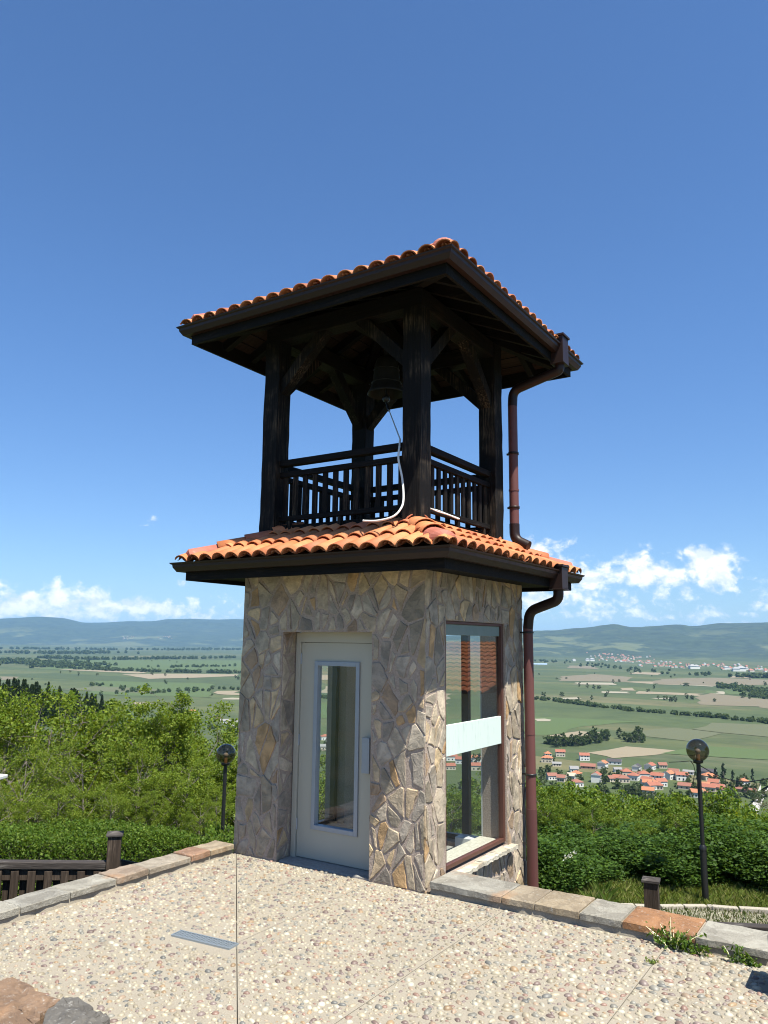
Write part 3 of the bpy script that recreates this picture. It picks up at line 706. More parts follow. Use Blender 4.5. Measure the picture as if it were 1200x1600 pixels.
HS = [(856, 1181, 9, 8, 3, 1, ORG, WH, 10, 'small white house with an orange hipped roof, topmost left of the near village'),
 (875.5, 1182, 13, 8, 5.6, 0, RED, CRM, 5, 'wide two storey red roofed house, second from the left in the village top row'),
 (855, 1191, 14, 9, 5.2, 1, ORG, CRM, -8, 'broad orange roofed house just right of the downpipe'), (913, 1188, 13, 9, 6, 0, RED, WH, 8, 'white house with a red roof at the left tip of the tan field'),
 (942, 1201, 11, 9, 6.2, 0, ORG, WH, 70, 'white gable house with a bright orange roof left of the dark roofed one'), (960, 1194, 18, 9, 3.4, 0, DRK, WH, -3, 'long low white house with a dark slate roof'),
 (919, 1201, 18, 9, 3, 0, RUST, BRK, -4, 'long low brick house with a rust roof in the left of the village'), (932, 1222, 11, 9, 7, 0, RED, WH, 80, 'tall white gabled house close above the leafy trees'),
 (870, 1197, 11, 7, 3, 0, GRY, CRM, 4, 'small house with a flat grey roof below the wide red one'), (995, 1204, 11, 8, 4.5, 0, DRK, WH, 75, 'white gable house with a dark brown roof beside the meadow'),
 (1016, 1202, 12, 9, 4.5, 0, RED, WH, 65, 'red gabled house nearest the meadow, left of the lamp'), (979, 1212, 12, 9, 4.6, 1, RED, CRM, 12, 'red hipped house in the middle of the cluster left of the lamp'),
 (990, 1219, 12, 9, 5, 1, RED, WH, -15, None), (974, 1222, 13, 9, 4.2, 1, RUST, CRM, 10, None), (1006, 1216, 13, 10, 5, 1, RED, WH, 15, None), (1013, 1229, 13, 9, 4.5, 0, RED, WH, 10, None),
 (1013, 1241, 12, 8, 4, 0, ORG, CRM, -5, None), (956, 1221, 10, 8, 3.4, 0, RUST, CRM, 30, None), (1028, 1221, 14, 9, 6, 0, RED, WH, -12, 'two storey house with a red roof and white wall left of the lamp pole'),
 (1045, 1217, 11, 9, 5.5, 0, ORG, WH, 60, 'house with the brightest orange roof left of the lamp pole'), (1066, 1219, 14, 9, 5.5, 0, RED, WH, 8, None), (1027, 1233, 12, 8, 4, 1, RED, CRM, 5, None),
 (1076, 1210, 12, 6, 3, 0, GRY, WH, -6, 'low shed with a flat pale roof left of the lamp pole'), (1053, 1211, 12, 8, 4, 0, RUST, CRM, -10, None), (1106, 1212, 19, 9, 4.6, 0, DRK, GRY, -6, 'large dark roofed barn right of the lamp pole'),
 (1112, 1219, 9, 8, 4, 0, ORG, BRK, 55, None), (1107, 1236, 15, 8, 4, 0, RED, CRM, -6, None), (1122, 1236, 13, 8, 4, 0, RED, CRM, -10, None), (1132, 1239, 9, 8, 3.6, 1, RED, WH, 0, None), (1162, 1226, 11, 9, 3.6, 1, ORG, WH, 25, 'orange roofed house by itself near the dark cypress at right'),
 (1166, 1238, 20, 5, 2.6, 0, RUST, BRK, -18, 'long low brick shed beside the pale road at right'), (1073, 1233, 17, 8, 3.4, 0, RUST, CRM, -8, None), (862, 1218, 11, 8, 4, 0, RUST, WH, 20, None), (878, 1221, 9, 8, 4, 0, RUST, CRM, -20, None),
 (897, 1206, 10, 8, 3.5, 0, GRY, WH, 10, None), (893, 1218, 9, 8, 4, 0, CRM, WH, -12, None), (1035, 1200, 10, 8, 3.5, 0, RUST, CRM, 15, None), (965, 1206, 9, 7, 3, 0, GRY, WH, 15, None),
 (300, 1115, 13, 9, 4.5, 0, ORG, WH, 0, 'small orange roofed house seen among the tree tops left of the tower'), (366, 1134, 22, 12, 5.5, 0, GRY, WH, 5, 'long white building seen just left of the tower above the trees'), (353, 1130, 12, 9, 4, 0, GRY, WH, 10, None), (342, 1126, 12, 9, 4, 1, RUST, WH, 10, None),
 (508, 1156, 14, 10, 5, 1, RED, WH, 10, 'red roofed house seen through the door glass'), (520, 1166, 20, 10, 4, 0, GRY, WH, -5, 'long pale house seen through the door glass'), (504, 1171, 14, 9, 4, 0, GRY, CRM, 5, None),
 (705, 1188, 15, 10, 5, 0, RED, WH, 10, None), (722, 1193, 16, 10, 5, 0, RED, WH, -10, None), (742, 1190, 16, 10, 5, 1, ORG, WH, 5, None), (745, 1203, 15, 10, 5, 0, RED, CRM, 5, None), (702, 1202, 14, 10, 4, 0, RED, CRM, 15, None)]
for _ in range(14):
    fx = rnd.uniform(900, 1150); HS.append((fx, interp(fx, [(935, 1206), (1000, 1210), (1085, 1216)])+rnd.uniform(0, 30), rnd.uniform(9, 14), 9, rnd.uniform(3.2, 5), rnd.choice((0, 0, 1)), rnd.choice((RED, RED, ORG, RUST)), rnd.choice((WH, CRM, CRM)), rnd.uniform(-40, 40), None))
for px, py, w_, d_, h_, hip, rc, wc, rot, lab in HS:
    q = hitp(px, py); o = make_house(w_*.74, d_*.85, h_*.88, 2.3 if d_ > 7 else 1.5, hip, rc, wc, win=h_ > 2.9, chim=rc in (RED, ORG))
    place(o, (q[0], q[1], PLAIN), R_(rot)-math.atan2(q[0]-CAM[0], q[1]-CAM[1]))
    if lab: tag(o, lab, 'house')
    else: tag(o, 'red or rust roofed village house packed among the others below the hill', 'house', 'crowded village houses')
# trees in the village
CON = make_tree('dark_conifer', 71, 14, 3, 26, 1600, .9, PINEC, .08, 'cone', tr=.2)
for x, y, s, lab in ((1120, 1228, 1.05, 'left one of the two big dark firs right of the lamp pole'), (1132, 1226, 1.25, 'taller right one of the two big dark firs right of the lamp pole'), (1146, 1226, .85, 'slim dark cypress right of the two big firs'), (1177, 1222, .8, 'dark conifer at the meadow edge left of the pale road'), (1153, 1236, .8, 'short dark conifer beside the lone orange roofed house')):
    q = hitp(x, y); spawn(CON, (q[0], q[1], PLAIN), x, s*.75, lab, 'fir tree', None, s)
n_ = 0
while n_ < 126:
    x = rnd.uniform(832, 1200); y0 = interp(x, [(830, 1172), (900, 1182), (950, 1196), (1000, 1206), (1100, 1208), (1200, 1222)]); y = y0+(1256-y0)*rnd.random()**.6
    if any(abs(x-hx) < 7 and -1 < y-hy < 7 for hx, hy, *_ in HS): continue
    n_ += 1
    vtree(x, y, rnd.uniform(.5, .95), 'round green tree among the village houses below the hill', 'trees among the village houses')
for i in range(14):
    x = rnd.uniform(470, 780); vtree(x, rnd.uniform(1150, 1235), rnd.uniform(.8, 1.3), 'round green tree of the village seen through the tower glass', 'trees seen through the tower')
for i in range(12): vtree(rnd.uniform(325, 375), rnd.uniform(1128, 1150), rnd.uniform(.7, 1.1), 'round tree beside the white buildings left of the tower', 'trees by the left white buildings')

# far villages: each house a small copy
fh = []
for rc, wc in ((RED, WH), (RUST, CRM), (RED, CRM), (GRY, WH)):
    m = MB(); m.box((-6, -5, -3), (6, 5, 5), wc); m.add([(-6.6,-5.6,5),(6.6,-5.6,5),(6.6,5.6,5),(-6.6,5.6,5),(-2,0,8.5),(2,0,8.5)], [(0,1,5,4),(1,2,5),(2,3,4,5),(3,0,4)], rc); fh.append(m)
FHM = [m.build('distant_house', HWALL) for m in fh]; first = [1]*4
def far_house(x, y, s, k, lab, grp):
    q = hit(x, y)
    if q is None: return
    o = FHM[k] if first[k] else FHM[k].copy()
    if first[k]: first[k] = 0
    else: COL.objects.link(o)
    o.location = (q[0], q[1], q[2]+.5); o.rotation_euler[2] = rnd.uniform(-.4, .4)+.6; o.scale = (s, s, s); tag(o, lab, 'house', grp)
for i in range(170):
    if i < 85: x = rnd.gauss(965, 24); y = 1027+ (x-930)*.06+rnd.uniform(-6, 5)
    else: x = rnd.uniform(1000, 1205); y = 1036+(x-1000)*.045+rnd.uniform(-4, 6)
    far_house(x, y, rnd.uniform(.8, 1.3), rnd.choice((0, 1, 1, 2, 3)), 'tiny house of the far village at the foot of the hills right of the tower', 'far village right of the tower')
for x, y, s in ((918, 1033, 2.2), (925, 1033, 2.6), (897, 1033, 1.8), (1082, 1045, 2.6), (1088, 1045, 2.4), (1150, 1049, 2.4), (1158, 1049, 3), (1135, 1046, 2)):
    far_house(x, y, s, 3, 'large pale hall at the edge of the far village, right of the tower', 'pale halls by the far village')
for i in range(26):
    far_house(rnd.choice((rnd.gauss(262, 18), rnd.gauss(205, 8))), rnd.uniform(994, 999), rnd.uniform(.8, 1.3), rnd.choice((1, 1, 3)), 'tiny pale house of the farthest village, left of the tower', 'farthest village left of the tower')
for k in range(4):
    if first[k]: bpy.data.objects.remove(FHM[k])

# ------------------------------------------------------------------ polygon tools for stones and slabs
def clip(poly, n, d):
    """keep the part of a 2-D polygon where n.p <= d"""
    out = []
    for i in range(len(poly)):
        a, b = poly[i], poly[(i+1) % len(poly)]
        da, db = n[0]*a[0]+n[1]*a[1]-d, n[0]*b[0]+n[1]*b[1]-d
        if da <= 0: out.append(a)
        if (da < 0 < db) or (db < 0 < da):
            t_ = da/(da-db); out.append((a[0]+(b[0]-a[0])*t_, a[1]+(b[1]-a[1])*t_))
    return out
def area(p):
    return .5*abs(sum(p[i][0]*p[(i+1) % len(p)][1]-p[(i+1) % len(p)][0]*p[i][1] for i in range(len(p)))) if len(p) > 2 else 0
def shrink(poly, g):
    s = sum(poly[i][0]*poly[(i+1) % len(poly)][1]-poly[(i+1) % len(poly)][0]*poly[i][1] for i in range(len(poly)))
    if s < 0: poly = poly[::-1]
    out = list(poly)
    for i in range(len(poly)):
        a, b = poly[i], poly[(i+1) % len(poly)]; dx, dy = b[0]-a[0], b[1]-a[1]; L = math.hypot(dx, dy)
        if L < 1e-6: continue
        n = (dy/L, -dx/L); out = clip(out, n, n[0]*a[0]+n[1]*a[1]-g)
        if len(out) < 3: return []
    return out
STONEC = [(.40, .335, .24), (.33, .285, .215), (.45, .385, .28), (.28, .245, .185), (.42, .335, .22), (.35, .30, .22), (.43, .375, .29), (.27, .24, .20), (.46, .36, .22), (.32, .235, .155), (.42, .28, .14), (.38, .33, .25), (.34, .305, .25), (.40, .355, .28), (.31, .275, .225)]
def flagstones(mb, Wd, Hd, holes, to3, seed, cell=.16, stretch=1.35, depth=.010):
    """irregular flat stones over the rectangle (0..Wd, 0..Hd), leaving the holes (u0,u1,v0,v1) free; to3 maps (u, v, height) to space"""
    r = random.Random(seed); pts = []; n = int(Wd*Hd/(cell*cell))
    tries = 0
    while len(pts) < n and tries < n*40:
        tries += 1; p = (r.random()*Wd, r.random()*Hd); md = cell*r.choice((.3, .45, .6, .9, 1.25))
        if all(((p[0]-q[0])*stretch)**2+(p[1]-q[1])**2 > md*md for q in pts): pts.append(p)
    cells = []
    for p in pts:
        poly = [(0, 0), (Wd, 0), (Wd, Hd), (0, Hd)]
        for q in sorted(pts, key=lambda q: ((p[0]-q[0])*stretch)**2+(p[1]-q[1])**2)[1:22]:
            nx, ny = (q[0]-p[0])*stretch**2, q[1]-p[1]; mx, my = (p[0]+q[0])/2, (p[1]+q[1])/2
            poly = clip(poly, (nx, ny), nx*mx+ny*my)
            if len(poly) < 3: break
        if len(poly) >= 3: cells.append(poly)
    out = []
    for poly in cells:
        if area(poly) > cell*cell*.8 and r.random() < .5:     # some split into shards
            cx = sum(p[0] for p in poly)/len(poly); cy = sum(p[1] for p in poly)/len(poly); a = r.uniform(-.6, .6)
            nn = (math.cos(a), math.sin(a)); d = nn[0]*cx+nn[1]*cy+r.uniform(-.02, .02)
            out += [clip(poly, nn, d), clip(poly, (-nn[0], -nn[1]), -d)]
        else: out.append(poly)
    for poly in out:
        if len(poly) < 3: continue
        for u0, u1, v0, v1 in holes:
            if not poly: break
            inside = clip(clip(clip(clip(poly, (-1, 0), -u0), (1, 0), u1), (0, -1), -v0), (0, 1), v1)
            if area(inside) < 1e-5: continue
            cand = [clip(poly, (1, 0), u0), clip(poly, (-1, 0), -u1), clip(poly, (0, -1), -v1), clip(poly, (0, 1), v0)]
            poly = max(cand, key=area)
            if area(poly) < 1e-4: poly = []
        if not poly: continue
        if r.random() < .7 and len(poly) > 4:                     # a corner knocked off, filled with mortar
            k = r.randrange(len(poly)); a, b, c = poly[k-1], poly[k], poly[(k+1) % len(poly)]; f = r.uniform(.25, .6)
            poly = poly[:k]+[(b[0]+(a[0]-b[0])*f, b[1]+(a[1]-b[1])*f), (b[0]+(c[0]-b[0])*f, b[1]+(c[1]-b[1])*f)]+poly[k+1:]
        g = r.choice((.005, .008, .012, .016, .021)); p2 = shrink(poly, g)
        if len(p2) < 3 or area(p2) < .0012: continue
        # ragged outline
        rag = []
        for i in range(len(p2)):
            a, b = p2[i], p2[(i+1) % len(p2)]; L = math.hypot(b[0]-a[0], b[1]-a[1]); k = max(1, int(L/.035))
            for j in range(k):
                f = j/k; jt = .0035 if j else .006
                rag.append((min(Wd, max(0, a[0]+(b[0]-a[0])*f+r.uniform(-jt, jt))), min(Hd, max(0, a[1]+(b[1]-a[1])*f+r.uniform(-jt, jt)))))
        m = len(rag); cx = sum(p[0] for p in rag)/m; cy = sum(p[1] for p in rag)/m
        h = depth*r.uniform(.5, 1.0); tx, ty = r.gauss(0, .03), r.gauss(0, .03)
        hh = lambda u, v, e=0: h+(u-cx)*tx+(v-cy)*ty+e
        inner = [(cx+(u-cx)*(1-min(.5, .005/max(.02, math.hypot(u-cx, v-cy)))), cy+(v-cy)*(1-min(.5, .005/max(.02, math.hypot(u-cx, v-cy))))) for u, v in rag]
        mid = [(cx+(u-cx)*.55, cy+(v-cy)*.55) for u, v in rag]
        vs = [to3(u, v, -.005) for u, v in rag]+[to3(u, v, hh(u, v, -.003+r.uniform(-.002, .001))) for u, v in rag]+[to3(u, v, hh(u, v, r.uniform(-.001, .001))) for u, v in inner]+[to3(u, v, hh(u, v, r.uniform(-.0015, .0015))) for u, v in mid]+[to3(cx, cy, hh(cx, cy))]
        fs = []
        for i in range(m):
            j = (i+1) % m
            for q in range(3): fs.append((q*m+i, q*m+j, (q+1)*m+j, (q+1)*m+i))
            fs.append((3*m+i, 3*m+j, 4*m))
        c = r.choice(STONEC); k = r.uniform(.82, 1.15)
        mb.add(vs, fs, (c[0]*k*1.15, c[1]*k*1.10, c[2]*k*1.08), 1)

# ------------------------------------------------------------------ terrace
TX0, TX1, TY0, TY1 = -2.06, 7.0, -10.0, 0.02
slabs = [[(TX0, TY0), (TX1, TY0), (TX1, TY1), (TX0, TY1)]]
def split(polys, n, d, test=None):
    out = []
    for p in polys:
        cx = sum(q[0] for q in p)/len(p); cy = sum(q[1] for q in p)/len(p)
        if test and not test(cx, cy): out.append(p); continue
        for q in (clip(p, n, d), clip(p, (-n[0], -n[1]), -d)):
            if area(q) > 1e-4: out.append(q)
    return out
s2 = math.sqrt(.5)
slabs = split(slabs, (.7213, .6926), -1.4686)         # diagonal from the tower's left corner
for xx in (-.515, .672, 1.852, 3.05, 4.25, 5.45):
    slabs = split(slabs, (1, 0), xx, lambda x, y: .7213*x+.6926*y > -1.4686)
m = MB(); m.box((TX0, TY0, -2.6), (TX1, TY1-.001, -.03), m=1)
SL = []
for p in slabs:
    q = shrink(p, .0028)
    if len(q) < 3: continue
    SL.append(q); k = len(q); vs = [(x, y, -.031) for x, y in q]+[(x, y, 0) for x, y in q]
    m.add(vs, [tuple(range(k, 2*k))]+[(i, (i+1) % k, k+(i+1) % k, k+i) for i in range(k)])
tag(m.build('terrace', [BED, JOINT]), kind='structure')
def in_poly(q, x, y, mar):
    for i in range(len(q)):
        a, b = q[i], q[(i+1) % len(q)]; dx, dy = b[0]-a[0], b[1]-a[1]; L = math.hypot(dx, dy)
        if L < 1e-6: continue
        if (dx*(y-a[1])-dy*(x-a[0]))/L < mar: return False
    return True
PEBC = [((.385, .335, .24), 28), ((.42, .385, .30), 14), ((.32, .27, .19), 24), ((.265, .165, .125), 8), ((.21, .16, .14), 9), ((.15, .145, .13), 7), ((.31, .215, .125), 6), ((.225, .21, .175), 13), ((.34, .25, .175), 7), ((.17, .12, .10), 5)]
PEBL = [c for c, n in PEBC for _ in range(n)]
GRATE = (-.955, -1.755, .49, .10)
pm = MB(); prng = random.Random(5)
grid = {}
def pebble(x, y, rx, ry, rz, ang, col, n, rings):
    ca, sa = math.cos(ang), math.sin(ang); off = [1+prng.uniform(-.16, .16) for _ in range(n)]; vs = []; lift = prng.uniform(.15, .55)
    for j in range(rings+1):
        a = -.25+(math.pi/2+.25)*j/rings
        if j == rings: vs.append((x, y, rz*(1-.35+lift*.35))); break
        for k in range(n):
            t_ = 2*math.pi*k/n; u = rx*math.cos(t_)*math.cos(a)*off[k]; v = ry*math.sin(t_)*math.cos(a)*off[k]
            vs.append((x+u*ca-v*sa, y+u*sa+v*ca, rz*(math.sin(a)*1.0-.35+lift*.35)))
    fs = []
    for j in range(rings-1):
        for k in range(n): k2 = (k+1) % n; fs.append((j*n+k, j*n+k2, (j+1)*n+k2, (j+1)*n+k))
    b = (rings-1)*n
    for k in range(n): fs.append((b+k, b+(k+1) % n, rings*n))
    pm.add(vs, fs, col, 0, True)
SLD = {}
for si, q in enumerate(SL): SLD[si] = prng.uniform(.85, 1.05)
x_lo, x_hi, y_lo, y_hi = TX0, 5.0, -5.2, 0
Ntry = int((x_hi-x_lo)*(y_hi-y_lo)*2600)
for _ in range(Ntry):
    x, y = prng.uniform(x_lo, x_hi), prng.uniform(y_lo, y_hi)
    dens_ = .72+.28*sstep(x+.35*y, -1.6, .9)               # sparser on the left, tightly packed on the right
    cl = noise.noise(Vector((x*1.3, y*1.3, 2)))
    if prng.random() > dens_+.35*cl: continue
    rx = prng.choice((.009, .014, .018, .021, .024))*prng.uniform(.88, 1.2)*(.97+.28*dens_*sstep(x, 0, 2)); ry = rx*prng.uniform(.5, .85)
    if GRATE[0]-.02-rx < x < GRATE[0]+GRATE[2]+.02+rx and GRATE[1]-.03-rx < y < GRATE[1]+GRATE[3]+.05+rx: continue
    gx, gy = int(x/.06), int(y/.06); ok = True
    for i in (-1, 0, 1):
        for j in (-1, 0, 1):
            for (qx, qy, qr) in grid.get((gx+i, gy+j), ()):
                if (qx-x)**2+(qy-y)**2 < ((qr+rx)*(.76))**2: ok = False; break
            if not ok: break
        if not ok: break
    if not ok: continue
    sid = next((k for k, q in enumerate(SL) if in_poly(q, x, y, rx*.75)), None)
    if sid is None: continue
    grid.setdefault((gx, gy), []).append((x, y, rx))
    c = prng.choice(PEBL); k = prng.uniform(.82, 1.12)*(.93+.22*noise.noise(Vector((x*.9, y*.9, 7)))-.16*max(0, noise.noise(Vector((x*3.1, y*3.1, 4)))))
    near = (x < 3.1 and y > -3.6)
    pebble(x, y, rx, ry, ry*prng.uniform(.7, 1.05), prng.gauss(.2, .8), tuple(min(.85, v*k) for v in c), 8 if near else 6, 3 if near else 2)
tag(pm.build('pebbles', PEB), 'cream, tan and reddish river pebbles set in the washed concrete terrace', 'pebbles', kind='stuff')
# drain grate
gr = empty('drain_grate', (GRATE[0], GRATE[1], .004), math.atan2(.05, .49)); tag(gr, 'small galvanised steel drain grate let into the pebble terrace', 'drain grate')
m = MB(); L, Wd = GRATE[2], GRATE[3]
for a in ((0, 0, L, .008), (0, Wd-.008, L, Wd), (0, .008, .008, Wd-.008), (L-.008, .008, L, Wd-.008)): m.box((a[0], a[1], -.02), (a[2], a[3], .008))
m.build('frame', GALV, gr)
m = MB()
for i in range(1, 24): m.box((i*L/24-.0032, .008, -.02), (i*L/24+.0032, Wd-.008, .0055))
for j in (1, 2, 3): m.box((.008, j*Wd/4-.003, -.018), (L-.008, j*Wd/4+.003, .0035))
m.build('bars', GALV, gr)
MB().box((.002, .002, -.05), (L-.002, Wd-.002, -.012)).build('pit', JOINT, gr)

# ------------------------------------------------------------------ low walls with slate copings
def low_wall(label, p0, p1, inner, lens, cols, width=.34, seed=1):
    """coping stones run from p0 to p1; inner = unit vector toward the terrace"""
    p0 = np.array(p0, float); p1 = np.array(p1, float); d = (p1-p0)/np.linalg.norm(p1-p0); L = np.linalg.norm(p1-p0); inn = np.array(inner, float)
    root = empty('low_wall', (p0[0], p0[1], 0)); tag(root, label, 'low wall')
    r = random.Random(seed)
    def P(s, w_, z): q = d*s+inn*w_; return (q[0], q[1], z)
    m = MB(); vs = [P(0, -width+.03, -2.6), P(L, -width+.03, -2.6), P(L, -.012, -2.6), P(0, -.012, -2.6), P(0, -width+.03, .048), P(L, -width+.03, .048), P(L, -.012, .048), P(0, -.012, .048)]
    m.add(vs, [(0,3,2,1),(4,5,6,7),(0,1,5,4),(1,2,6,5),(2,3,7,6),(3,0,4,7)])
    # rough mortar bead under the coping
    n = int(L/.08); vs = []; fs = []
    for i in range(n+1):
        w_ = .012+r.uniform(-.006, .010)
        vs += [P(L*i/n, w_+.012, -.012), P(L*i/n, w_, .05)]
    for i in range(n): fs.append((2*i, 2*i+2, 2*i+3, 2*i+1))
    m.add(vs, fs); m.build('wall', BED, root)
    s = 0; i = 0
    while s < L:
        l = lens[i % len(lens)] if i < len(lens) else r.uniform(.32, .55); e = min(L, s+l); c = cols[i] if i < len(cols) else r.choice(STONEC)
        g = .006; nn = 7; ring = []
        sk0, sk1 = r.uniform(-.03, .03), r.uniform(-.03, .03)
        for k in range(nn): ring.append((s+g+(e-s-2*g)*k/(nn-1), .035+r.uniform(-.006, .006)))
        for k in range(nn): ring.append((e-g-(e-s-2*g)*k/(nn-1), -width+r.uniform(-.012, .012)))
        N = len(ring); cs = sum(a for a, b in ring)/N; cw = sum(b for a, b in ring)/N
        zt = .092+r.uniform(-.004, .004); zb = .046; tl = r.gauss(0, .012)
        vs = [P(a, b, zb) for a, b in ring]+[P(a, b, zt-.006+tl*(a-cs)) for a, b in ring]+[P(cs+(a-cs)*.965, cw+(b-cw)*.955, zt+tl*(a-cs)) for a, b in ring]+[P(cs, cw, zt+.001)]
        fs = []
        for k in range(N):
            k2 = (k+1) % N; fs += [(k, k2, N+k2, N+k), (N+k, N+k2, 2*N+k2, 2*N+k), (2*N+k, 2*N+k2, 3*N)]
        fs.append(tuple(range(N))[::-1])
        mb = MB(); mb.add(vs, fs, c); o = mb.build('coping_stone', COPE, root)
        if c[0] > c[2]*2.2: o['label'] = 'rust orange coping stone'
        s = e; i += 1
    # joints of pale mortar
    m = MB(); s = 0; i = 0
    vs = [P(.004, -width+.02, .05), P(L-.004, -width+.02, .05), P(L-.004, .02, .05), P(.004, .02, .05), P(.004, -width+.02, .08), P(L-.004, -width+.02, .08), P(L-.004, .02, .08), P(.004, .02, .08)]
    m.add(vs, [(0,3,2,1),(4,5,6,7),(0,1,5,4),(1,2,6,5),(2,3,7,6),(3,0,4,7)]); m.build('mortar', BED, root)
    return root
GR1, GR2, GR3, RU, TN, RD = (.28, .262, .222), (.32, .297, .245), (.24, .228, .20), (.30, .145, .06), (.34, .27, .18), (.31, .18, .11)
low_wall('low wall capped with grey and rust slate slabs along the right edge of the terrace', (.03, .05), (7.0, .05), (0, -1), [.62, .26, .34, .30, .48, .44, .44, .5], [GR1, (.31, .25, .175), TN, GR2, RU, GR2, GR1, GR1], seed=3)
low_wall('low wall capped with tan and grey slate slabs along the left edge of the terrace', (-2.08, -.02), (-2.08, -9), (1, 0), [.30, .24, .46, .32, .42, .4, .5], [TN, RD, (.33, .28, .215), (.31, .235, .17), GR2, GR1, GR2], width=.20, seed=4)

# rough wall stones at the photographer's feet
def rock(label, outline, zt, col, seed):
    r = random.Random(seed); rag = []
    for i in range(len(outline)):
        a, b = outline[i], outline[(i+1) % len(outline)]; k = 6
        for j in range(k): f = j/k; rag.append((a[0]+(b[0]-a[0])*f+r.uniform(-.012, .012), a[1]+(b[1]-a[1])*f+r.uniform(-.012, .012)))
    n = len(rag); cx = sum(p[0] for p in rag)/n; cy = sum(p[1] for p in rag)/n; vs = []; fs = []
    rows = [(1.0, -.02), (1.03, zt*.5), (1.01, zt-.02), (.985, zt), (.8, zt+.004), (.6, zt-.002), (.4, zt+.006), (.2, zt)]
    for s, z in rows:
        for u, v in rag: vs.append((cx+(u-cx)*s, cy+(v-cy)*s, z+((noise.noise(Vector((u*s*12, v*s*12, seed)))*.011+noise.noise(Vector((u*s*40, v*s*40, seed)))*.005) if z > .05 else 0)))
    vs.append((cx, cy, zt+.012))
    for q in range(len(rows)-1):
        for k in range(n): k2 = (k+1) % n; fs.append((q*n+k, q*n+k2, (q+1)*n+k2, (q+1)*n+k))
    for k in range(n): fs.append(((len(rows)-1)*n+k, (len(rows)-1)*n+(k+1) % n, len(rows)*n))
    m = MB(); m.add(vs, fs, col); o = m.build('stone_block', COPE); tag(o, label, 'stone')
def onz(px, py, z):
    d = ray(px, py); k = (z-CAM[2])/d[2]; q = CAM+d*k; return (q[0], q[1])
rock('rough reddish and ochre wall stone at the bottom left corner of the terrace', [onz(x, y, .2) for x, y in ((-60, 1536), (0, 1531), (22, 1526), (56, 1546), (92, 1562), (64, 1584), (44, 1640), (-60, 1650))], .2, (.24, .15, .09), 3)
rock('dark grey speckled wall stone beside the reddish one at the bottom left', [onz(x, y, .2) for x, y in ((68, 1586), (98, 1558), (124, 1559), (154, 1581), (170, 1589), (158, 1604), (166, 1650), (54, 1650))], .2, (.135, .122, .105), 8)
bl = MB(); bl.box((2.53, -.46, 0), (2.95, -.16, .34)); tag(bl.build('shadow_block', CONC, bevel=.015), 'unseen block added to cast the shadow at the right end of the terrace', 'shadow_block')  # block added out of view only to throw a shadow onto the terrace

# ------------------------------------------------------------------ globe lamps
def globe_lamp(x, y, zb, zc, rg, label):
    root = empty('street_lamp', (x, y, zb)); tag(root, label, 'street lamp'); H = zc-zb
    MB().tube([(0, 0, -.1), (0, 0, .95)], .055, 14).tube([(0, 0, .95), (0, 0, .99), (0, 0, 1.03)], [.062, .062, .04], 14).tube([(0, 0, 0), (0, 0, .06)], [.085, .07], 14).build('pole_base', BLACK, root)
    MB().tube([(0, 0, 1.0), (0, 0, H-rg*.93)], .036, 14).build('pole', BLACK, root)
    MB().lathe((0, 0, H), [(.036, -rg*1.18), (.075, -rg*1.12), (.085, -rg*.98), (.085, -rg*.86), (.06, -rg*.84), (0, -rg*.84)], 20).build('collar', BLACK, root)
    prof = [(rg*math.sin(a), -rg*math.cos(a)) for a in np.linspace(.42, math.pi, 26)]
    gb = MB().lathe((0, 0, H), prof, 40).build('globe', SMOKE, root)
    MB().tube([(0, 0, H-rg*.86), (0, 0, H-rg*.35)], .035, 12).build('lamp_holder', m_metal('brass_lamp_holder', (.45, .26, .12), .4), gb)
    MB().lathe((0, 0, H-rg*.1), [(.02, -rg*.26), (.045, -rg*.1), (.05, rg*.05), (.03, rg*.2), (0, rg*.24)], 16).build('bulb', m_metal('bulb_glass', (.6, .55, .45), .2), gb)
    return root
pr = at(1090, 1172, 15.0); pl = at(353, 1178, 16.0)
globe_lamp(pr[0], pr[1], -2.42, pr[2], .19, 'black pole lamp with a smoked glass globe standing before the right hand bushes')
globe_lamp(pl[0], pl[1], -2.75, pl[2], .19, 'black pole lamp with a smoked glass globe close against the left edge of the tower')
# loose cable from the right lamp
a = np.array([pr[0], pr[1], pr[2]-.24]); b = at(1206, 1215, 14.0); q = [a*(1-s)+b*s+np.array([0, 0, -.16*math.sin(math.pi*s)]) for s in np.linspace(0, 1, 14)]
m = MB().tube(q, .008, 5); c1 = at(1045, 1191, 15.0); m.tube([a, at(1078, 1189, 15), at(1060, 1190.5, 15), c1], .006, 5); m.tube([at(1079, 1189, 15), at(1084, 1196, 15), at(1086, 1206, 15), at(1084, 1216, 15), at(1083, 1226, 15)], .006, 5)
tag(m.build('cable', BLACK), 'thin dark cable sagging from the right lamp toward the right edge', 'cable')

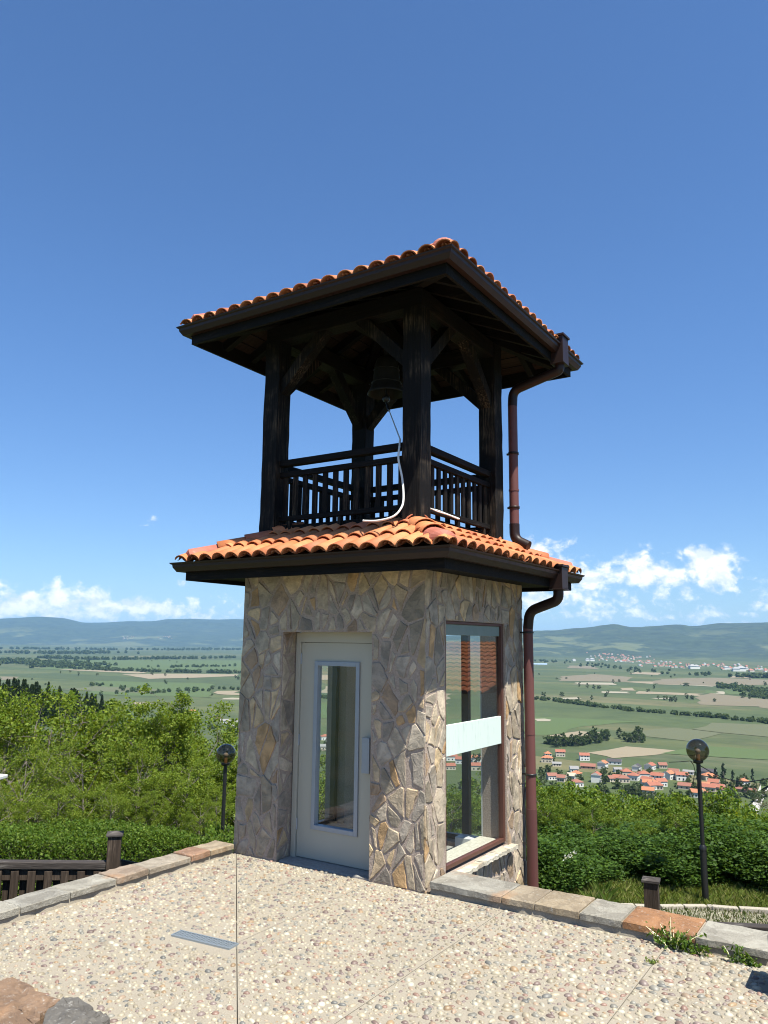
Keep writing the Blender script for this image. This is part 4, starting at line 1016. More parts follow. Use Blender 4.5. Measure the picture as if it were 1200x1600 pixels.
# ------------------------------------------------------------------ gravel path, kerb, grass, weeds
pts = [(-2.4, .9), (7.2, .9), (7.2, 11.6), (3.0, 9.6), (1.25, 8.95), (.33, 8.60), (-.3, 8.15), (-1.0, 7.70), (-2.4, 6.7)]
me = bpy.data.meshes.new('gravel_path'); me.from_pydata([(x, y, -2.30) for x, y in pts], [], [tuple(range(len(pts)))]); me.materials.append(GRAVEL); me.update(); tag(link('gravel_path', me), kind='structure')
kp = [(-1.6, 7.35), (-1.0, 7.78), (-.3, 8.22), (.33, 8.70), (1.25, 9.05), (3.0, 9.7), (7.2, 11.7)]
m = MB(); r = random.Random(2)
for i in range(len(kp)-1):
    a, b = np.array(kp[i]), np.array(kp[i+1]); L = np.linalg.norm(b-a); n = max(1, int(L/.35))
    for k in range(n):
        p, q = a+(b-a)*(k+.02)/n, a+(b-a)*(k+.98)/n; z = r.uniform(-.012, .012)
        m.beam((p[0], p[1], -2.29+z), (q[0], q[1], -2.29+z+r.uniform(-.008, .008)), .11, .08)
tag(m.build('stone_kerb', m_conc('pale_kerb', (.34, .31, .25), (.44, .40, .33), 40), bevel=.012), 'pale stone kerb between the gravel path and the grass under the bushes', 'kerb')
rng = np.random.default_rng(77)
def blades(P, h, rng, cols, w_=.006, name='grass', label='', z0=None):
    n = len(P); P = np.asarray(P, float); ang = rng.random(n)*6.28; a = np.stack([np.cos(ang), np.sin(ang), np.zeros(n)], 1)*w_
    hh = (h*(.5+rng.random(n)))[:, None]; ln = rng.normal(size=(n, 3))*.35; ln[:, 2] = 1; top = P+ln*hh; mid = P+ln*np.array([.35, .35, 1])*hh*.55
    V = np.stack([P-a, P+a, mid+a*.8, top], 1).reshape(-1, 3); V2 = np.stack([P-a, mid+a*.8, top, mid-a*.8], 1).reshape(-1, 3)
    V = np.concatenate([V, V2]); c = leaf_cols(n, rng, cols, .5); c = np.concatenate([c, c])
    o = link(name, np_mesh(name, V, 4, c, LEAF)); tag(o, label, 'grass', kind='stuff')
GRASSC = [(.11, .17, .03), (.14, .19, .04), (.19, .20, .07), (.085, .14, .026)]
P = []
while len(P) < 26000:
    x, y = rng.uniform(-3, 6.5), rng.uniform(6.5, 12.5); ky = np.interp(x, [a for a, b in kp], [b for a, b in kp])
    if ky+.08 < y < ky+2.2: P.append((x, y, -2.36))
blades(P, .12, rng, [(.17, .225, .045), (.21, .25, .06), (.27, .27, .10), (.13, .185, .035)], .007, 'grass', 'tall green grass growing under the bushes beyond the kerb')
P = []
while len(P) < 15000:
    x, y = rng.uniform(-2.2, 6.5), rng.uniform(3.5, 9.2); ky = np.interp(x, [a for a, b in kp], [b for a, b in kp])
    if y < ky-.05 and noise.noise(Vector((x*1.1, y*1.1, 0)))+.55*(1-(x+1)/3) > .0: P.append((x, y, -2.30))
blades(P, .045, rng, [(.10, .13, .04), (.15, .16, .07), (.08, .12, .03)], .006, 'short_grass', 'sparse short grass creeping over the gravel path')
P = [(rng.uniform(-1.3, 1.2), rng.uniform(4.4, 8.2), -2.33) for _ in range(9000)]; P = [p for p in P if p[0]+ (p[1]-4.4)*.35 < .2]
blades(P, .26, rng, GRASSC, .008, 'tall_grass', 'tall weedy grass beside the foot of the downpipe')
# scattered gravel stones
gm = MB()
for _ in range(3600):
    x, y = prng.uniform(-1.6, 4), prng.uniform(6.0, 9.6); ky = np.interp(x, [a for a, b in kp], [b for a, b in kp])
    if y > ky-.06: continue
    s = prng.uniform(.008, .022); c = prng.choice(PEBL); gm.add([(x+s*prng.uniform(.6, 1)*math.cos(t_), y+s*prng.uniform(.6, 1)*math.sin(t_), -2.302) for t_ in np.linspace(0, 5.2, 6)]+[(x, y, -2.30+s*.7)], [(i, (i+1) % 6, 6) for i in range(6)], tuple(v*.85 for v in c))
tag(gm.build('gravel', PEB), 'loose pale gravel on the path below the right wall', 'gravel', kind='stuff')
def weed(x, y, n, h, r_, label, seed, cols=BROAD, ls=.035):
    rg = np.random.default_rng(seed); root = empty('weed', (x, y, 0)); T = MB(); P = []
    for i in range(max(3, n//16)):
        a = rg.random()*6.28; q = r_*math.sqrt(rg.random()); e = np.array([q*math.cos(a)*1.6, q*math.sin(a)*.5, h*(.35+.75*rg.random())]); T.tube([(e[0]*.3, e[1]*.3, -.01), e*.6, e], [.003, .0025, .001], 4, cap=False)
        for k in range(16): f = .2+.8*rg.random(); P.append(e*f+rg.normal(size=3)*np.array([.02, .014, .014]))
    P = np.array(P); P[:, 2] = np.maximum(P[:, 2], .008)
    T.build('stem', LEAF, root); link('leaves', np_mesh('leaves', leaf_quads(P, ls, rg, .3, .5), 4, leaf_cols(len(P), rg, cols, .5), LEAF), root); tag(root, label, 'weed')
weed(1.90, -.035, 300, .13, .12, 'largest leafy weed sprouting where the pebbles meet the right wall', 5)
weed(2.06, -.04, 110, .06, .10, 'low trailing weed just right of the largest one', 6)
weed(2.27, -.035, 90, .10, .05, 'slim weed nearer the right edge of the terrace', 7)
weed(2.37, -.03, 70, .05, .06, 'small low weed beside the slim one', 8)
weed(1.885, -.03, 24, .24, .01, 'single tall weed stalk rising above the coping', 9, ls=.022)
weed(1.84, -.34, 20, .02, .02, 'tiny tuft in the slab joint before the right wall', 10, GRASSC, .02)
# white blossom on a bush
for i, (x, y) in enumerate(((892, 1336), (897, 1332), (884, 1341), (889, 1339))):
    p = at(x, y, 14.2); rg = np.random.default_rng(i); o = link('blossom', np_mesh('blossom', leaf_quads(p+rg.normal(size=(12, 3))*.018, .035, rg), 4, np.full((12, 3), .6), LEAF)); tag(o, 'white blossom low on the bush beside the downpipe', 'blossom', 'white blossoms by the downpipe')

# ------------------------------------------------------------------ wooden fences
def fence_post(m_list, x, y, zb, zt, s, rz, parent):
    m = MB(); m.box((-s/2, -s/2, zb), (s/2, s/2, zt)); o = m.build('post', FENCE, parent, .004); o.location = (x, y, 0); o.rotation_euler[2] = rz
    c = MB(); k = s*.62; c.box((-k, -k, zt+.001), (k, k, zt+.022)); c.add([(-k, -k, zt+.022), (k, -k, zt+.022), (k, k, zt+.022), (-k, k, zt+.022), (0, 0, zt+.045)], [(0, 1, 4), (1, 2, 4), (2, 3, 4), (3, 0, 4)])
    c.build('post_cap', FENCEX, o)
def fence(pa, pb, zr0, zr1, n, posts, label, h=.95, bw=.075, second=True):
    pa = np.array(pa, float); pb = np.array(pb, float); d = pb-pa; L = np.linalg.norm(d); rz = math.atan2(d[1], d[0]); root = empty('wooden_fence', (pa[0], pa[1], 0), rz); tag(root, label, 'fence')
    z = lambda s: zr0+(zr1-zr0)*s/L
    MB().beam((0, 0, z(0)-.035), (L, 0, z(L)-.035), .11, .07).build('handrail', FENCEX, root, .008)
    MB().beam((0, .0, z(0)-.13), (L, 0, z(L)-.13), .05, .10).build('rail', FENCE, root, .004)
    MB().beam((0, .0, z(0)-h+.12), (L, 0, z(L)-h+.12), .05, .09).build('rail', FENCE, root, .004)
    for i in range(n):
        s = L*(i+.5)/n
        MB().box((s-bw/2, -.05, z(s)-h+.02), (s+bw/2, -.026, z(s)-.085)).build('baluster', FENCE, root, .003)
        if second:
            s2_ = s+L/n*.5
            if s2_ < L-.05: MB().box((s2_-bw/2, .026, z(s2_)-h-.02), (s2_+bw/2, .05, z(s2_)-.085)).build('baluster', FENCE, root, .003)
    for s, ext in posts: fence_post(None, s, 0, z(s)-h-.3, z(s)+ext, .135, 0, root)
    return root
A = at(-150, 1347, 9.3); B = at(166, 1347, 9.0); Cc = at(183, 1344, 9.1); D = at(262, 1352, 9.6)
zA = at(-150, 1344, 9.3)[2]; zB = at(166, 1346, 9.0)[2]
fence((A[0], A[1]), (B[0], B[1]), zA, zB, 12, [(np.hypot(B[0]-A[0], B[1]-A[1])+.07, .26)], 'dark wooden balustrade with a capped post behind the left low wall')
fence((Cc[0], Cc[1]), (D[0], D[1]), at(183, 1342, 9.1)[2], at(262, 1356, 9.6)[2], 4, [], 'short run of wooden fence turning away right of the capped post', second=False)
A = at(1020, 1440, 8.6); B = at(1330, 1456, 8.6)
fence((A[0], A[1]), (B[0], B[1]), at(1020, 1438, 8.6)[2], at(1330, 1452, 8.6)[2], 9, [(0, .36), (1.32, .02)], 'dark wooden fence with a capped post below the right low wall')
p = at(17, 1400, 9.55); wp = MB().box((-.035, -.035, -1.3), (.035, .035, -.70)).build('white_post', WHITEP, None, .004); wp.location = (p[0], p[1], at(17, 1354, 9.55)[2]+.70); tag(wp, 'white painted post standing behind the fence balusters at far left', 'post')
# capped pole at the left edge
p = at(-19, 1215, 8.8); root = empty('signpost', (p[0], p[1], 0), .5); tag(root, 'dark post with a white slanting cap cut off by the left edge of the photo', 'post')
zt = at(4, 1206, 8.8)[2]
MB().box((-.06, -.06, -2), (.06, .06, zt-.06)).build('post', FENCE, root, .004); MB().beam((-.20, 0, zt-.03), (.13, 0, zt-.05), .26, .03).build('cap', WHITEP, root, .004)

# ------------------------------------------------------------------ bell tower
W, D, ZT = 2.08, 2.06, 2.60
tw = empty('bell_tower', (-W/2, D/2, 0)); tag(tw, 'small stone bell tower with a dark timber belfry and two tiled orange roofs', 'bell tower')
OFF = (-W/2, D/2, 0)
def part(mb, name, mats, parent=None, bevel=0):
    return mb.build(name, mats, parent or tw, bevel, OFF)
IN = .009   # stones stand this far proud of the core
DX0, DX1, DZ = -1.56, -.545, 2.05
WY0, WY1, WZ0, WZ1 = .36, 1.60, .05, 2.16
MATS = [MORT, STONE]
# front wall (door)
m = MB(); th = .26
for x0, x1, z0, z1 in ((-W+IN, DX0-.0, -2.6, ZT), (DX1, -IN, -2.6, ZT), (DX0, DX1, DZ, ZT), (DX0, DX1, -2.6, -.005)): m.box((x0, IN, z0), (x1, IN+th-.002, z1))
flagstones(m, W, ZT, [(DX0+W, DX1+W, -1, DZ)], lambda u, v, h: (-W+u, IN-h, v), 21, cell=.172)
flagstones(m, .19, DZ, [], lambda u, v, h: (DX0+h*.6, IN+u, v), 22, cell=.15)                # door reveals
flagstones(m, .19, DZ, [], lambda u, v, h: (DX1-h*.6, IN+u, v), 23, cell=.15)
part(m, 'stone_wall', MATS)
# right wall (window)
m = MB()
for y0, y1, z0, z1 in ((IN+th, WY0, -2.6, ZT), (WY1, D-IN, -2.6, ZT), (WY0, WY1, WZ1, ZT), (WY0, WY1, -2.6, WZ0)): m.box((-IN-th, y0, z0), (-IN, y1, z1))
flagstones(m, D-.0, ZT+1.0, [(WY0, WY1, 1.0+WZ0, 1.0+WZ1)], lambda u, v, h: (-IN+h, u, v-1.0), 31, cell=.165, stretch=1.6)
part(m, 'stone_wall', MATS)
# left wall (window too)
m = MB()
for y0, y1, z0, z1 in ((IN+th, .40, -2.6, ZT), (1.40, D-IN, -2.6, ZT), (.40, 1.40, WZ1, ZT), (.40, 1.40, -2.6, WZ0)): m.box((-W+IN, y0, z0), (-W+IN+th, y1, z1))
flagstones(m, D, ZT, [(.40, 1.40, WZ0, WZ1)], lambda u, v, h: (-W+IN-h, D-u if False else u, v), 41, cell=.17)
part(m, 'stone_wall', MATS)
# back wall: glazed
m = MB(); BX0, BX1 = -1.78, -.345
for x0, x1, z0, z1 in ((-W+IN+th, BX0, -2.6, ZT), (BX1, -IN-th, -2.6, ZT), (BX0, BX1, 2.18, ZT), (BX0, BX1, -2.6, -.06)): m.box((x0, D-IN-th, z0), (x1, D-IN, z1))
flagstones(m, W, ZT, [(BX0+W, BX1+W, -.06, 2.18)], lambda u, v, h: (-W+u, D-IN+h, v), 51, cell=.18)
part(m, 'stone_wall', MATS)
# inside lining, floor and ceiling
m = MB()
for a in ((-IN-th-.014, IN+th, -.1, -IN-th-.002, WY0-.0, 2.5), (-IN-th-.014, WY1, -.1, -IN-th-.002, D-IN-th-.02, 2.5), (-IN-th-.014, WY0, WZ1, -IN-th-.002, WY1, 2.5),
          (BX1, D-IN-th-.016, -.1, -IN-th-.016, D-IN-th-.003, 2.5), (-W+IN+th+.004, D-IN-th-.016, -.1, BX0, D-IN-th-.003, 2.5), (BX0, D-IN-th-.016, 2.18, BX1, D-IN-th-.003, 2.5)):
    m.box(a[:3], a[3:])
part(m, 'plaster_lining', PLAST)
m = MB(); m.box((-W+IN+th+.004, IN+th+.01, -.16), (-IN-th-.016, D-IN-th-.02, -.10)); part(m, 'floor', CONC)
m = MB(); m.box((-W+IN+th+.004, IN+th+.01, 2.46), (-IN-th-.016, D-IN-th-.02, 2.52)); part(m, 'ceiling', PLAST)
# door
dy = .215
m = MB(); m.box((DX0+.012, dy-.02, -.004), (DX0+.065, dy+.05, DZ-.004)).box((DX1-.03, dy-.02, -.004), (DX1-.004, dy+.05, DZ-.004)).box((DX0+.065, dy-.02, DZ-.095), (DX1-.03, dy+.05, DZ+.02))
door = part(m, 'door', DOOR, bevel=.003)
m = MB(); sx0, sx1, sz0, sz1 = DX0+.069, DX1-.034, .018, DZ-.099; gx0, gx1, gz0, gz1 = -1.318, -.812, .282, 1.775
gx0 += .0
for x0, x1, z0, z1 in ((sx0, gx0, sz0, sz1), (gx1, sx1, sz0, sz1), (gx0, gx1, gz1, sz1), (gx0, gx1, sz0, gz0)): m.box((x0, dy, z0), (x1, dy+.042, z1))
leaf = part(m, 'door_leaf', DOOR, door)
m = MB(); m.box((sx0-.02, dy+.0435, .012), (sx0+.03, dy+.06, sz1-.03)).box((sx1-.03, dy+.0435, .012), (sx1+.02, dy+.06, sz1-.03)).box((sx0-.02, dy+.0435, sz1-.03), (sx1+.02, dy+.06, sz1+.02)); part(m, 'door_stop', BLACK, door)
m = MB()
for z in (.25, 1.0, 1.75): m.tube([(sx0-.002, dy-.006, z), (sx0-.002, dy-.006, z+.10)], .008, 8)
part(m, 'hinge', GREYM, door)
m = MB()
for x0, x1, z0, z1 in ((gx0-.006, gx0+.035, gz0-.006, gz1+.006), (gx1-.035, gx1+.006, gz0-.006, gz1+.006), (gx0+.035, gx1-.035, gz1-.035, gz1+.006), (gx0+.035, gx1-.035, gz0-.006, gz0+.035)): m.box((x0, dy-.016, z0), (x1, dy+.05, z1))
part(m, 'glass_frame', GREYM, door, .003)
m = MB(); gg = [(gx0+.02, dy+.022, gz0+.02), (gx1-.02, dy+.022, gz0+.02), (gx1-.02, dy+.022, gz1-.02), (gx0+.02, dy+.022, gz1-.02)]; m.add(gg, [(0, 1, 2, 3)]); part(m, 'glass_pane', GLASS, door)
m = MB(); m.box((-.745, dy-.05, .825), (-.665, dy-.032, 1.128)).box((-.72, dy-.034, .86), (-.69, dy+.001, .89)).box((-.72, dy-.034, 1.06), (-.69, dy+.001, 1.09)); part(m, 'handle', GREYM, door, .003)
m = MB(); m.box((DX0+.012, .035, -.03), (DX1-.004, dy+.04, .010)); part(m, 'threshold', CONC)
# window on the right side
gxp = -.055
m = MB()
m.box((gxp-.02, WY1-.045, WZ0+.03), (gxp+.03, WY1-.003, WZ1-.003)).box((gxp-.02, WY0+.003, WZ0+.03), (gxp+.03, WY0+.045, WZ1-.003)).box((gxp-.02, WY0+.045, WZ0+.03), (gxp+.03, WY1-.045, WZ0+.065)).box((gxp-.02, WY0+.045, WZ1-.028), (gxp+.03, WY1-.045, WZ1-.003))
win = part(m, 'window', BROWNF, None, .003)
m = MB(); m.add([(gxp, WY0+.03, WZ0+.05), (gxp, WY1-.03, WZ0+.05), (gxp, WY1-.03, WZ1-.02), (gxp, WY0+.03, WZ1-.02)], [(0, 1, 2, 3)]); part(m, 'pane', GLASS, win)
m = MB(); m.box((gxp-.012, WY0+.046, .996), (gxp+.018, WY1-.046, 1.257)); part(m, 'mid_panel', PANEL, win, .002)
m = MB(); m.box((gxp-.012, WY0+.046, 2.035), (gxp+.012, WY1-.046, WZ1-.029)); part(m, 'top_panel', TOPP, win, .002)
m = MB(); r = random.Random(9); y = .24
while y < 1.68:
    e = min(1.68, y+r.uniform(.22, .42)); n = 8; k = r.uniform(.9, 1.05); zt = .052+r.uniform(-.004, .004)
    ring = [(-.028, y+.004+(e-y-.008)*i/(n-1)) for i in range(n)]+[(.075+r.uniform(-.014, .012), e-.004-(e-y-.008)*i/(n-1)) for i in range(n)]; N = 2*n
    vs = [(a, b, zt-.035) for a, b in ring]+[(a, b, zt+r.uniform(-.003, .003)-(.02*max(0, a))) for a, b in ring]
    m.add(vs, [(i, (i+1) % N, N+(i+1) % N, N+i) for i in range(N)]+[tuple(range(N))[::-1], tuple(range(N, 2*N))], (.60*k, .545*k, .43*k)); y = e
part(m, 'outer_sill', COPE, win)
m = MB(); m.box((-.30, WY0+.003, .02), (gxp-.024, WY1-.003, .092)); part(m, 'inner_sill', m_conc('cream_sill_stone', (.60, .56, .46), (.70, .66, .57), 35), win, .004)
# windows at the back and left: dark frames
m = MB(); yb = D-IN-.12
for x0, x1 in ((BX0, BX0+.05), (BX1-.05, BX1), (-.655, -.575), (-1.26, -1.19)): m.box((x0, yb-.03, -.06), (x1, yb+.03, 2.18))
m.box((BX0, yb-.028, 2.13), (BX1, yb+.028, 2.178)); m.box((BX0, yb-.028, -.058), (BX1, yb+.028, -.01))
wb = part(m, 'window', DARKF); m = MB(); m.add([(BX0, yb, -.03), (BX1, yb, -.03), (BX1, yb, 2.15), (BX0, yb, 2.15)], [(0, 1, 2, 3)]); part(m, 'pane', GLASS, wb)
m = MB(); xb = -W+.14
for y0, y1 in ((.40, .45), (1.35, 1.40)): m.box((xb-.03, y0, WZ0), (xb+.03, y1, WZ1))
m.box((xb-.028, .45, WZ1-.05), (xb+.028, 1.35, WZ1-.002)); m.box((xb-.028, .45, WZ0+.002), (xb+.028, 1.35, WZ0+.05))
wl = part(m, 'window', DARKF); m = MB(); m.add([(xb, .42, WZ0+.02), (xb, 1.38, WZ0+.02), (xb, 1.38, WZ1-.02), (xb, .42, WZ1-.02)], [(0, 1, 2, 3)]); part(m, 'pane', GLASS, wl)
m = MB(); m.box((-.57, 1.58, -.10), (-.36, 1.74, .05)); part(m, 'inner_box', WHITEP, None, .004)

# --- roofs
TILEC = [(.52, .17, .062), (.56, .195, .070), (.48, .15, .06), (.54, .205, .08), (.59, .235, .092), (.46, .138, .062), (.54, .18, .066), (.57, .205, .074)]
def slope_frames(ov):
    """four roof slopes: (origin at left end of the eave line, u along eave, inward) and eave length"""
    x0, x1, y0, y1 = -W-ov, ov, -ov, D+ov
    return [((x0, y0), (1, 0), (0, 1), x1-x0), ((x1, y0), (0, 1), (-1, 0), y1-y0), ((x1, y1), (-1, 0), (0, -1), x1-x0), ((x0, y1), (0, -1), (1, 0), y1-y0)]
def tiled_roof(mb, ov, zb, tan_s, run_max, pitch=.167, seed=1, row0=.0, rowl=.31):
    r = random.Random(seed); cs = 1/math.sqrt(1+tan_s*tan_s); sn = tan_s*cs
    for (o, u, inn, L) in slope_frames(ov):
        u = np.array([u[0], u[1], 0.]); inn_ = np.array([inn[0], inn[1], 0.]); v = inn_*cs+np.array([0, 0, sn]); nrm = -inn_*sn+np.array([0, 0, cs]); O = np.array([o[0], o[1], zb])
        n = int(round(L/pitch)); pw = L/n; smax = run_max/cs; rows = int(math.ceil(smax/rowl))
        for row in range(rows):
            for k in range(-1, n+1):
                for kind in (0, 1):
                    uc = (k+(.5 if kind == 0 else 1.0))*pw+r.uniform(-.005, .005); s0 = row*rowl+(-.045 if kind else -.03)+r.uniform(-.012, .012); s1 = s0+rowl+.09
                    # skip wholly outside the hips
                    if s0*cs > min(uc, L-uc)+.22: continue
                    s1 = min(s1, smax+.02)
                    if s1 - s0 < .05: continue
                    yaw = r.uniform(-.012, .012); lift = r.uniform(0, .006)
                    ns = 9; vs = []; th_ = .011; w0, w1 = (.085, .070) if kind else (.072, .086)
                    secs = ((s0, w0), (s1, w1))
                    for (s, hw) in secs:
                        hb = .018 if kind else .030
                        hb += lift + (.020 if s == s0 else 0.0)
                        for lay in (0, 1):
                            rr = hw-(th_ if lay else 0)
                            for i in range(ns):
                                a = math.pi*i/(ns-1)
                                du = -rr*math.cos(a)
                                if kind: dh = hb+.80*rr*math.sin(a)
                                else: dh = hb+.03-.5*rr*math.sin(a)-(0 if not lay else -.0)-(th_ if lay else 0)
                                vs.append((uc+du+yaw*(s-s0), s, dh))
                    fs = []
                    for i in range(ns-1):
                        fs += [(i, i+1, 2*ns+i+1, 2*ns+i), (ns+i+1, ns+i, 3*ns+i, 3*ns+i+1), (i+1, i, ns+i, ns+i+1), (2*ns+i, 2*ns+i+1, 3*ns+i+1, 3*ns+i)]
                    fs += [(0, 2*ns, 3*ns, ns), (ns-1, 2*ns-1, 4*ns-1, 3*ns-1)]
                    c = r.choice(TILEC); kk = r.uniform(.85, 1.1); c = tuple(x*kk for x in c)
                    # clip at the hips: horizontal run s*cs must stay below the distance to both ends
                    def P3(q): return O+u*q[0]+v*q[1]+nrm*q[2]
                    lim = lambda q: min(q[0], L-q[0])-(q[1]*cs-q[2]*sn)
                    val = [lim(q) for q in vs]
                    if min(val) >= 0: mb.add([P3(q) for q in vs], fs, c, 0, True); continue
                    if max(val) <= 0: continue
                    for f in fs:
                        poly = [vs[i] for i in f]
                        for side in (0, 1):
                            fn = (lambda q: q[0]-(q[1]*cs-q[2]*sn)) if side == 0 else (lambda q: L-q[0]-(q[1]*cs-q[2]*sn)); out = []
                            for i in range(len(poly)):
                                a, b = poly[i], poly[(i+1) % len(poly)]; da, db = fn(a), fn(b)
                                if da >= 0: out.append(a)
                                if da*db < 0: t_ = da/(da-db); out.append(tuple(a[j]+(b[j]-a[j])*t_ for j in range(3)))
                            poly = out
                            if len(poly) < 3: break
                        if len(poly) >= 3: mb.add([P3(q) for q in poly], [tuple(range(len(poly)))], c, 0, True)
    # hip ridge tiles
    x0, x1, y0, y1 = -W-ov, ov, -ov, D+ov
    for cx, cy, dx, dy_ in ((x0, y0, 1, 1), (x1, y0, -1, 1), (x1, y1, -1, -1), (x0, y1, 1, -1)):
        d = np.array([dx, dy_, tan_s]); ln = np.linalg.norm(d); d = d/ln; side = np.cross(d, [0, 0, 1]); side /= np.linalg.norm(side); up = np.cross(side, d)
        Lh = run_max*ln; s = .07; i = 0
        while s < Lh-.05:
            e = min(s+.36, Lh+.03); ns = 11; vs = []; yaw = r.uniform(-.03, .03); jl = r.uniform(0, .012)
            for (q, hw, h0) in ((s, .118, .052+jl), (e, .098, .034+jl)):
                for lay in (0, 1):
                    rr = hw-.013*lay
                    for k in range(ns):
                        a = math.pi*k/(ns-1); vs.append(np.array([cx, cy, zb])+d*q+side*(-rr*math.cos(a)+yaw*(q-s))+up*(h0+.82*rr*math.sin(a)-.02))
            fs = []
            for k in range(ns-1):
                fs += [(k, k+1, 2*ns+k+1, 2*ns+k), (ns+k+1, ns+k, 3*ns+k, 3*ns+k+1), (k+1, k, ns+k, ns+k+1), (2*ns+k, 2*ns+k+1, 3*ns+k+1, 3*ns+k)]
            fs += [(0, 2*ns, 3*ns, ns), (ns-1, 2*ns-1, 4*ns-1, 3*ns-1)]
            if i == 0:   # closed starter tile at the corner
                c = (.40, .125, .085); vs.append(sum(vs[k] for k in range(ns))/ns-d*.05); fs += [(k+1, k, 4*ns) for k in range(ns-1)]
            else: c = r.choice(TILEC)
            mb.add(vs, fs, c, 0, i > 0); s += .28; i += 1
def gutter(ov, zt, fasc_in, fz0, fz1, gw=.115, gh=.088):
    """an ogee gutter round the eaves and the fascia board behind it"""
    prof = [(0, 0), (-.004, -.012), (-.020, -.020), (-.024, -.045), (-.052, -gh), (-gw+.012, -gh), (-gw, -.02), (-gw+.004, -.004), (-gw+.010, -.02), (-gw+.018, -gh+.006), (-.054, -gh+.006), (-.030, -.045), (-.026, -.024), (-.010, -.010), (-.005, -.001)]
    m = MB(); rings = []
    for sx, sy in ((-1, -1), (1, -1), (1, 1), (-1, 1)):
        ring = []
        for o, z in prof:
            e = ov+o; ring.append(((e if sx > 0 else -W-e), (D+e if sy > 0 else -e), zt+z))
        rings.append(ring)
    n = len(prof)
    for k in range(4):
        vs = rings[k]+rings[(k+1) % 4]; m.add(vs, [(i, (i+1) % n, n+(i+1) % n, n+i) for i in range(n)])
    # joint collars near the corners
    for k, (ax, s) in enumerate((('x', -1), ('x', 1), ('y', -1), ('y', 1))):
        pass
    g = part(m, 'gutter', GUT)
    e = ov-fasc_in; f = MB(); b = .03
    f.box((-W-e, -e, fz0), (e, -e+b, fz1)); f.box((-W-e, D+e-b, fz0), (e, D+e, fz1)); f.box((e-b, -e+b, fz0), (e, D+e-b, fz1)); f.box((-W-e, -e+b, fz0), (-W-e+b, D+e-b, fz1))
    part(f, 'fascia_board', WX, None, .003)
    return g
LO, LZ, UO, UZ = .513, 2.705, .560, 5.13
TS = .45
gl = gutter(LO, LZ, .115, 2.535, 2.70); gu = gutter(UO, UZ, .115, 4.955, 5.13)
m = MB(); tiled_roof(m, LO-.105, LZ-.008, TS, .81, seed=3); r1 = part(m, 'tile_roof', TILE)
# deck under the lower tiles and soffit
def deck(mb, ov, zb, tan_s, run0, run1, thick):
    for zo in (0, -thick):
        pass
    pts = lambda run, dz: [(-W-ov+run, -ov+run, zb+run*tan_s+dz), (ov-run, -ov+run, zb+run*tan_s+dz), (ov-run, D+ov-run, zb+run*tan_s+dz), (-W-ov+run, D+ov-run, zb+run*tan_s+dz)]
    A_, B_, C_, D_ = pts(run0, 0), pts(run1, 0), pts(run0, -thick), pts(run1, -thick); vs = A_+B_+C_+D_; fs = []
    for k in range(4):
        j = (k+1) % 4; fs += [(k, j, 4+j, 4+k), (8+j, 8+k, 12+k, 12+j), (j, k, 8+k, 8+j), (4+k, 4+j, 12+j, 12+k)]
    mb.add(vs, fs)
m = MB(); deck(m, LO-.14, LZ-.028+.095*TS-.012, TS, 0, .74, .03); part(m, 'roof_deck', WDECK)
m = MB(); e = LO-.147
m.box((-W-e, -e, 2.575), (e, .028, 2.597)).box((-W-e, D-.028, 2.575), (e, D+e, 2.597)).box((-.028, .029, 2.575), (e, D-.029, 2.597)).box((-W-e, .029, 2.575), (-W+.028, D-.029, 2.597)); part(m, 'soffit', WX)
# belfry floor
m = MB(); m.box((-W+.36, .36, 2.98), (-.36, D-.36, 3.06)); part(m, 'belfry_floor', WDECK)
m = MB()
for a, b in (((-W+.2, .30, 3.07), (-.2, .30, 3.07)), ((-W+.2, D-.30, 3.07), (-.2, D-.30, 3.07)), ((-.30, .2, 3.07), (-.30, D-.2, 3.07)), ((-W+.30, .2, 3.07), (-W+.30, D-.2, 3.07))): m.beam(a, b, .10, .085)
part(m, 'floor_beam', WX)

# --- belfry posts, plates, braces
PI0, PS = .14, .195; PC = PI0+PS/2; PIL = .045; PL = PIL+PS/2; zp0, zp1 = 2.82, 5.06
corners = [(-W+PL, PC), (-PC, PC), (-PC, D-PC), (-W+PL, D-PC)]
for i, (x, y) in enumerate(corners):
    m = MB(); n = 16; r = random.Random(i); vs = []; fs = []
    for k in range(n+1):
        z = zp0+(zp1-zp0)*k/n
        for sx, sy in ((-1,-1),(1,-1),(1,1),(-1,1)): vs.append((x+sx*(PS/2+r.uniform(-.004, .004)), y+sy*(PS/2+r.uniform(-.004, .004)), z))
    for k in range(n):
        for q in range(4): fs.append((k*4+q, k*4+(q+1) % 4, k*4+4+(q+1) % 4, k*4+4+q))
    m.add(vs, fs); part(m, 'post', WZ, None, .008)
pz = 5.06
plates = [((-W+PIL, PC, pz+.085), (-PI0, PC, pz+.085), WX), ((-W+PIL, D-PC, pz+.085), (-PI0, D-PC, pz+.085), WX), ((-PC, PC+.091, pz+.085), (-PC, D-PC-.091, pz+.085), WY), ((-W+PL, PC+.091, pz+.085), (-W+PL, D-PC-.091, pz+.085), WY)]
for a, b, mt in plates: part(MB().beam(a, b, .18, .17), 'plate_beam', mt, None, .006)
brh, brz = .60, 4.50
for (x, y) in corners:
    sx = 1 if x < -W/2 else -1; sy = 1 if y < D/2 else -1
    for dx, dy_ in ((sx, 0), (0, sy)):
        a = np.array([x+dx*(PS/2-.05), y+dy_*(PS/2-.05), brz+.02]); b = np.array([x+dx*(PS/2+brh), y+dy_*(PS/2+brh), pz+.10])
        part(MB().beam(a, b, .115, .115, up=(dx, dy_, -1) if False else (0, 0, 1)), 'brace', WZ, None, .006)
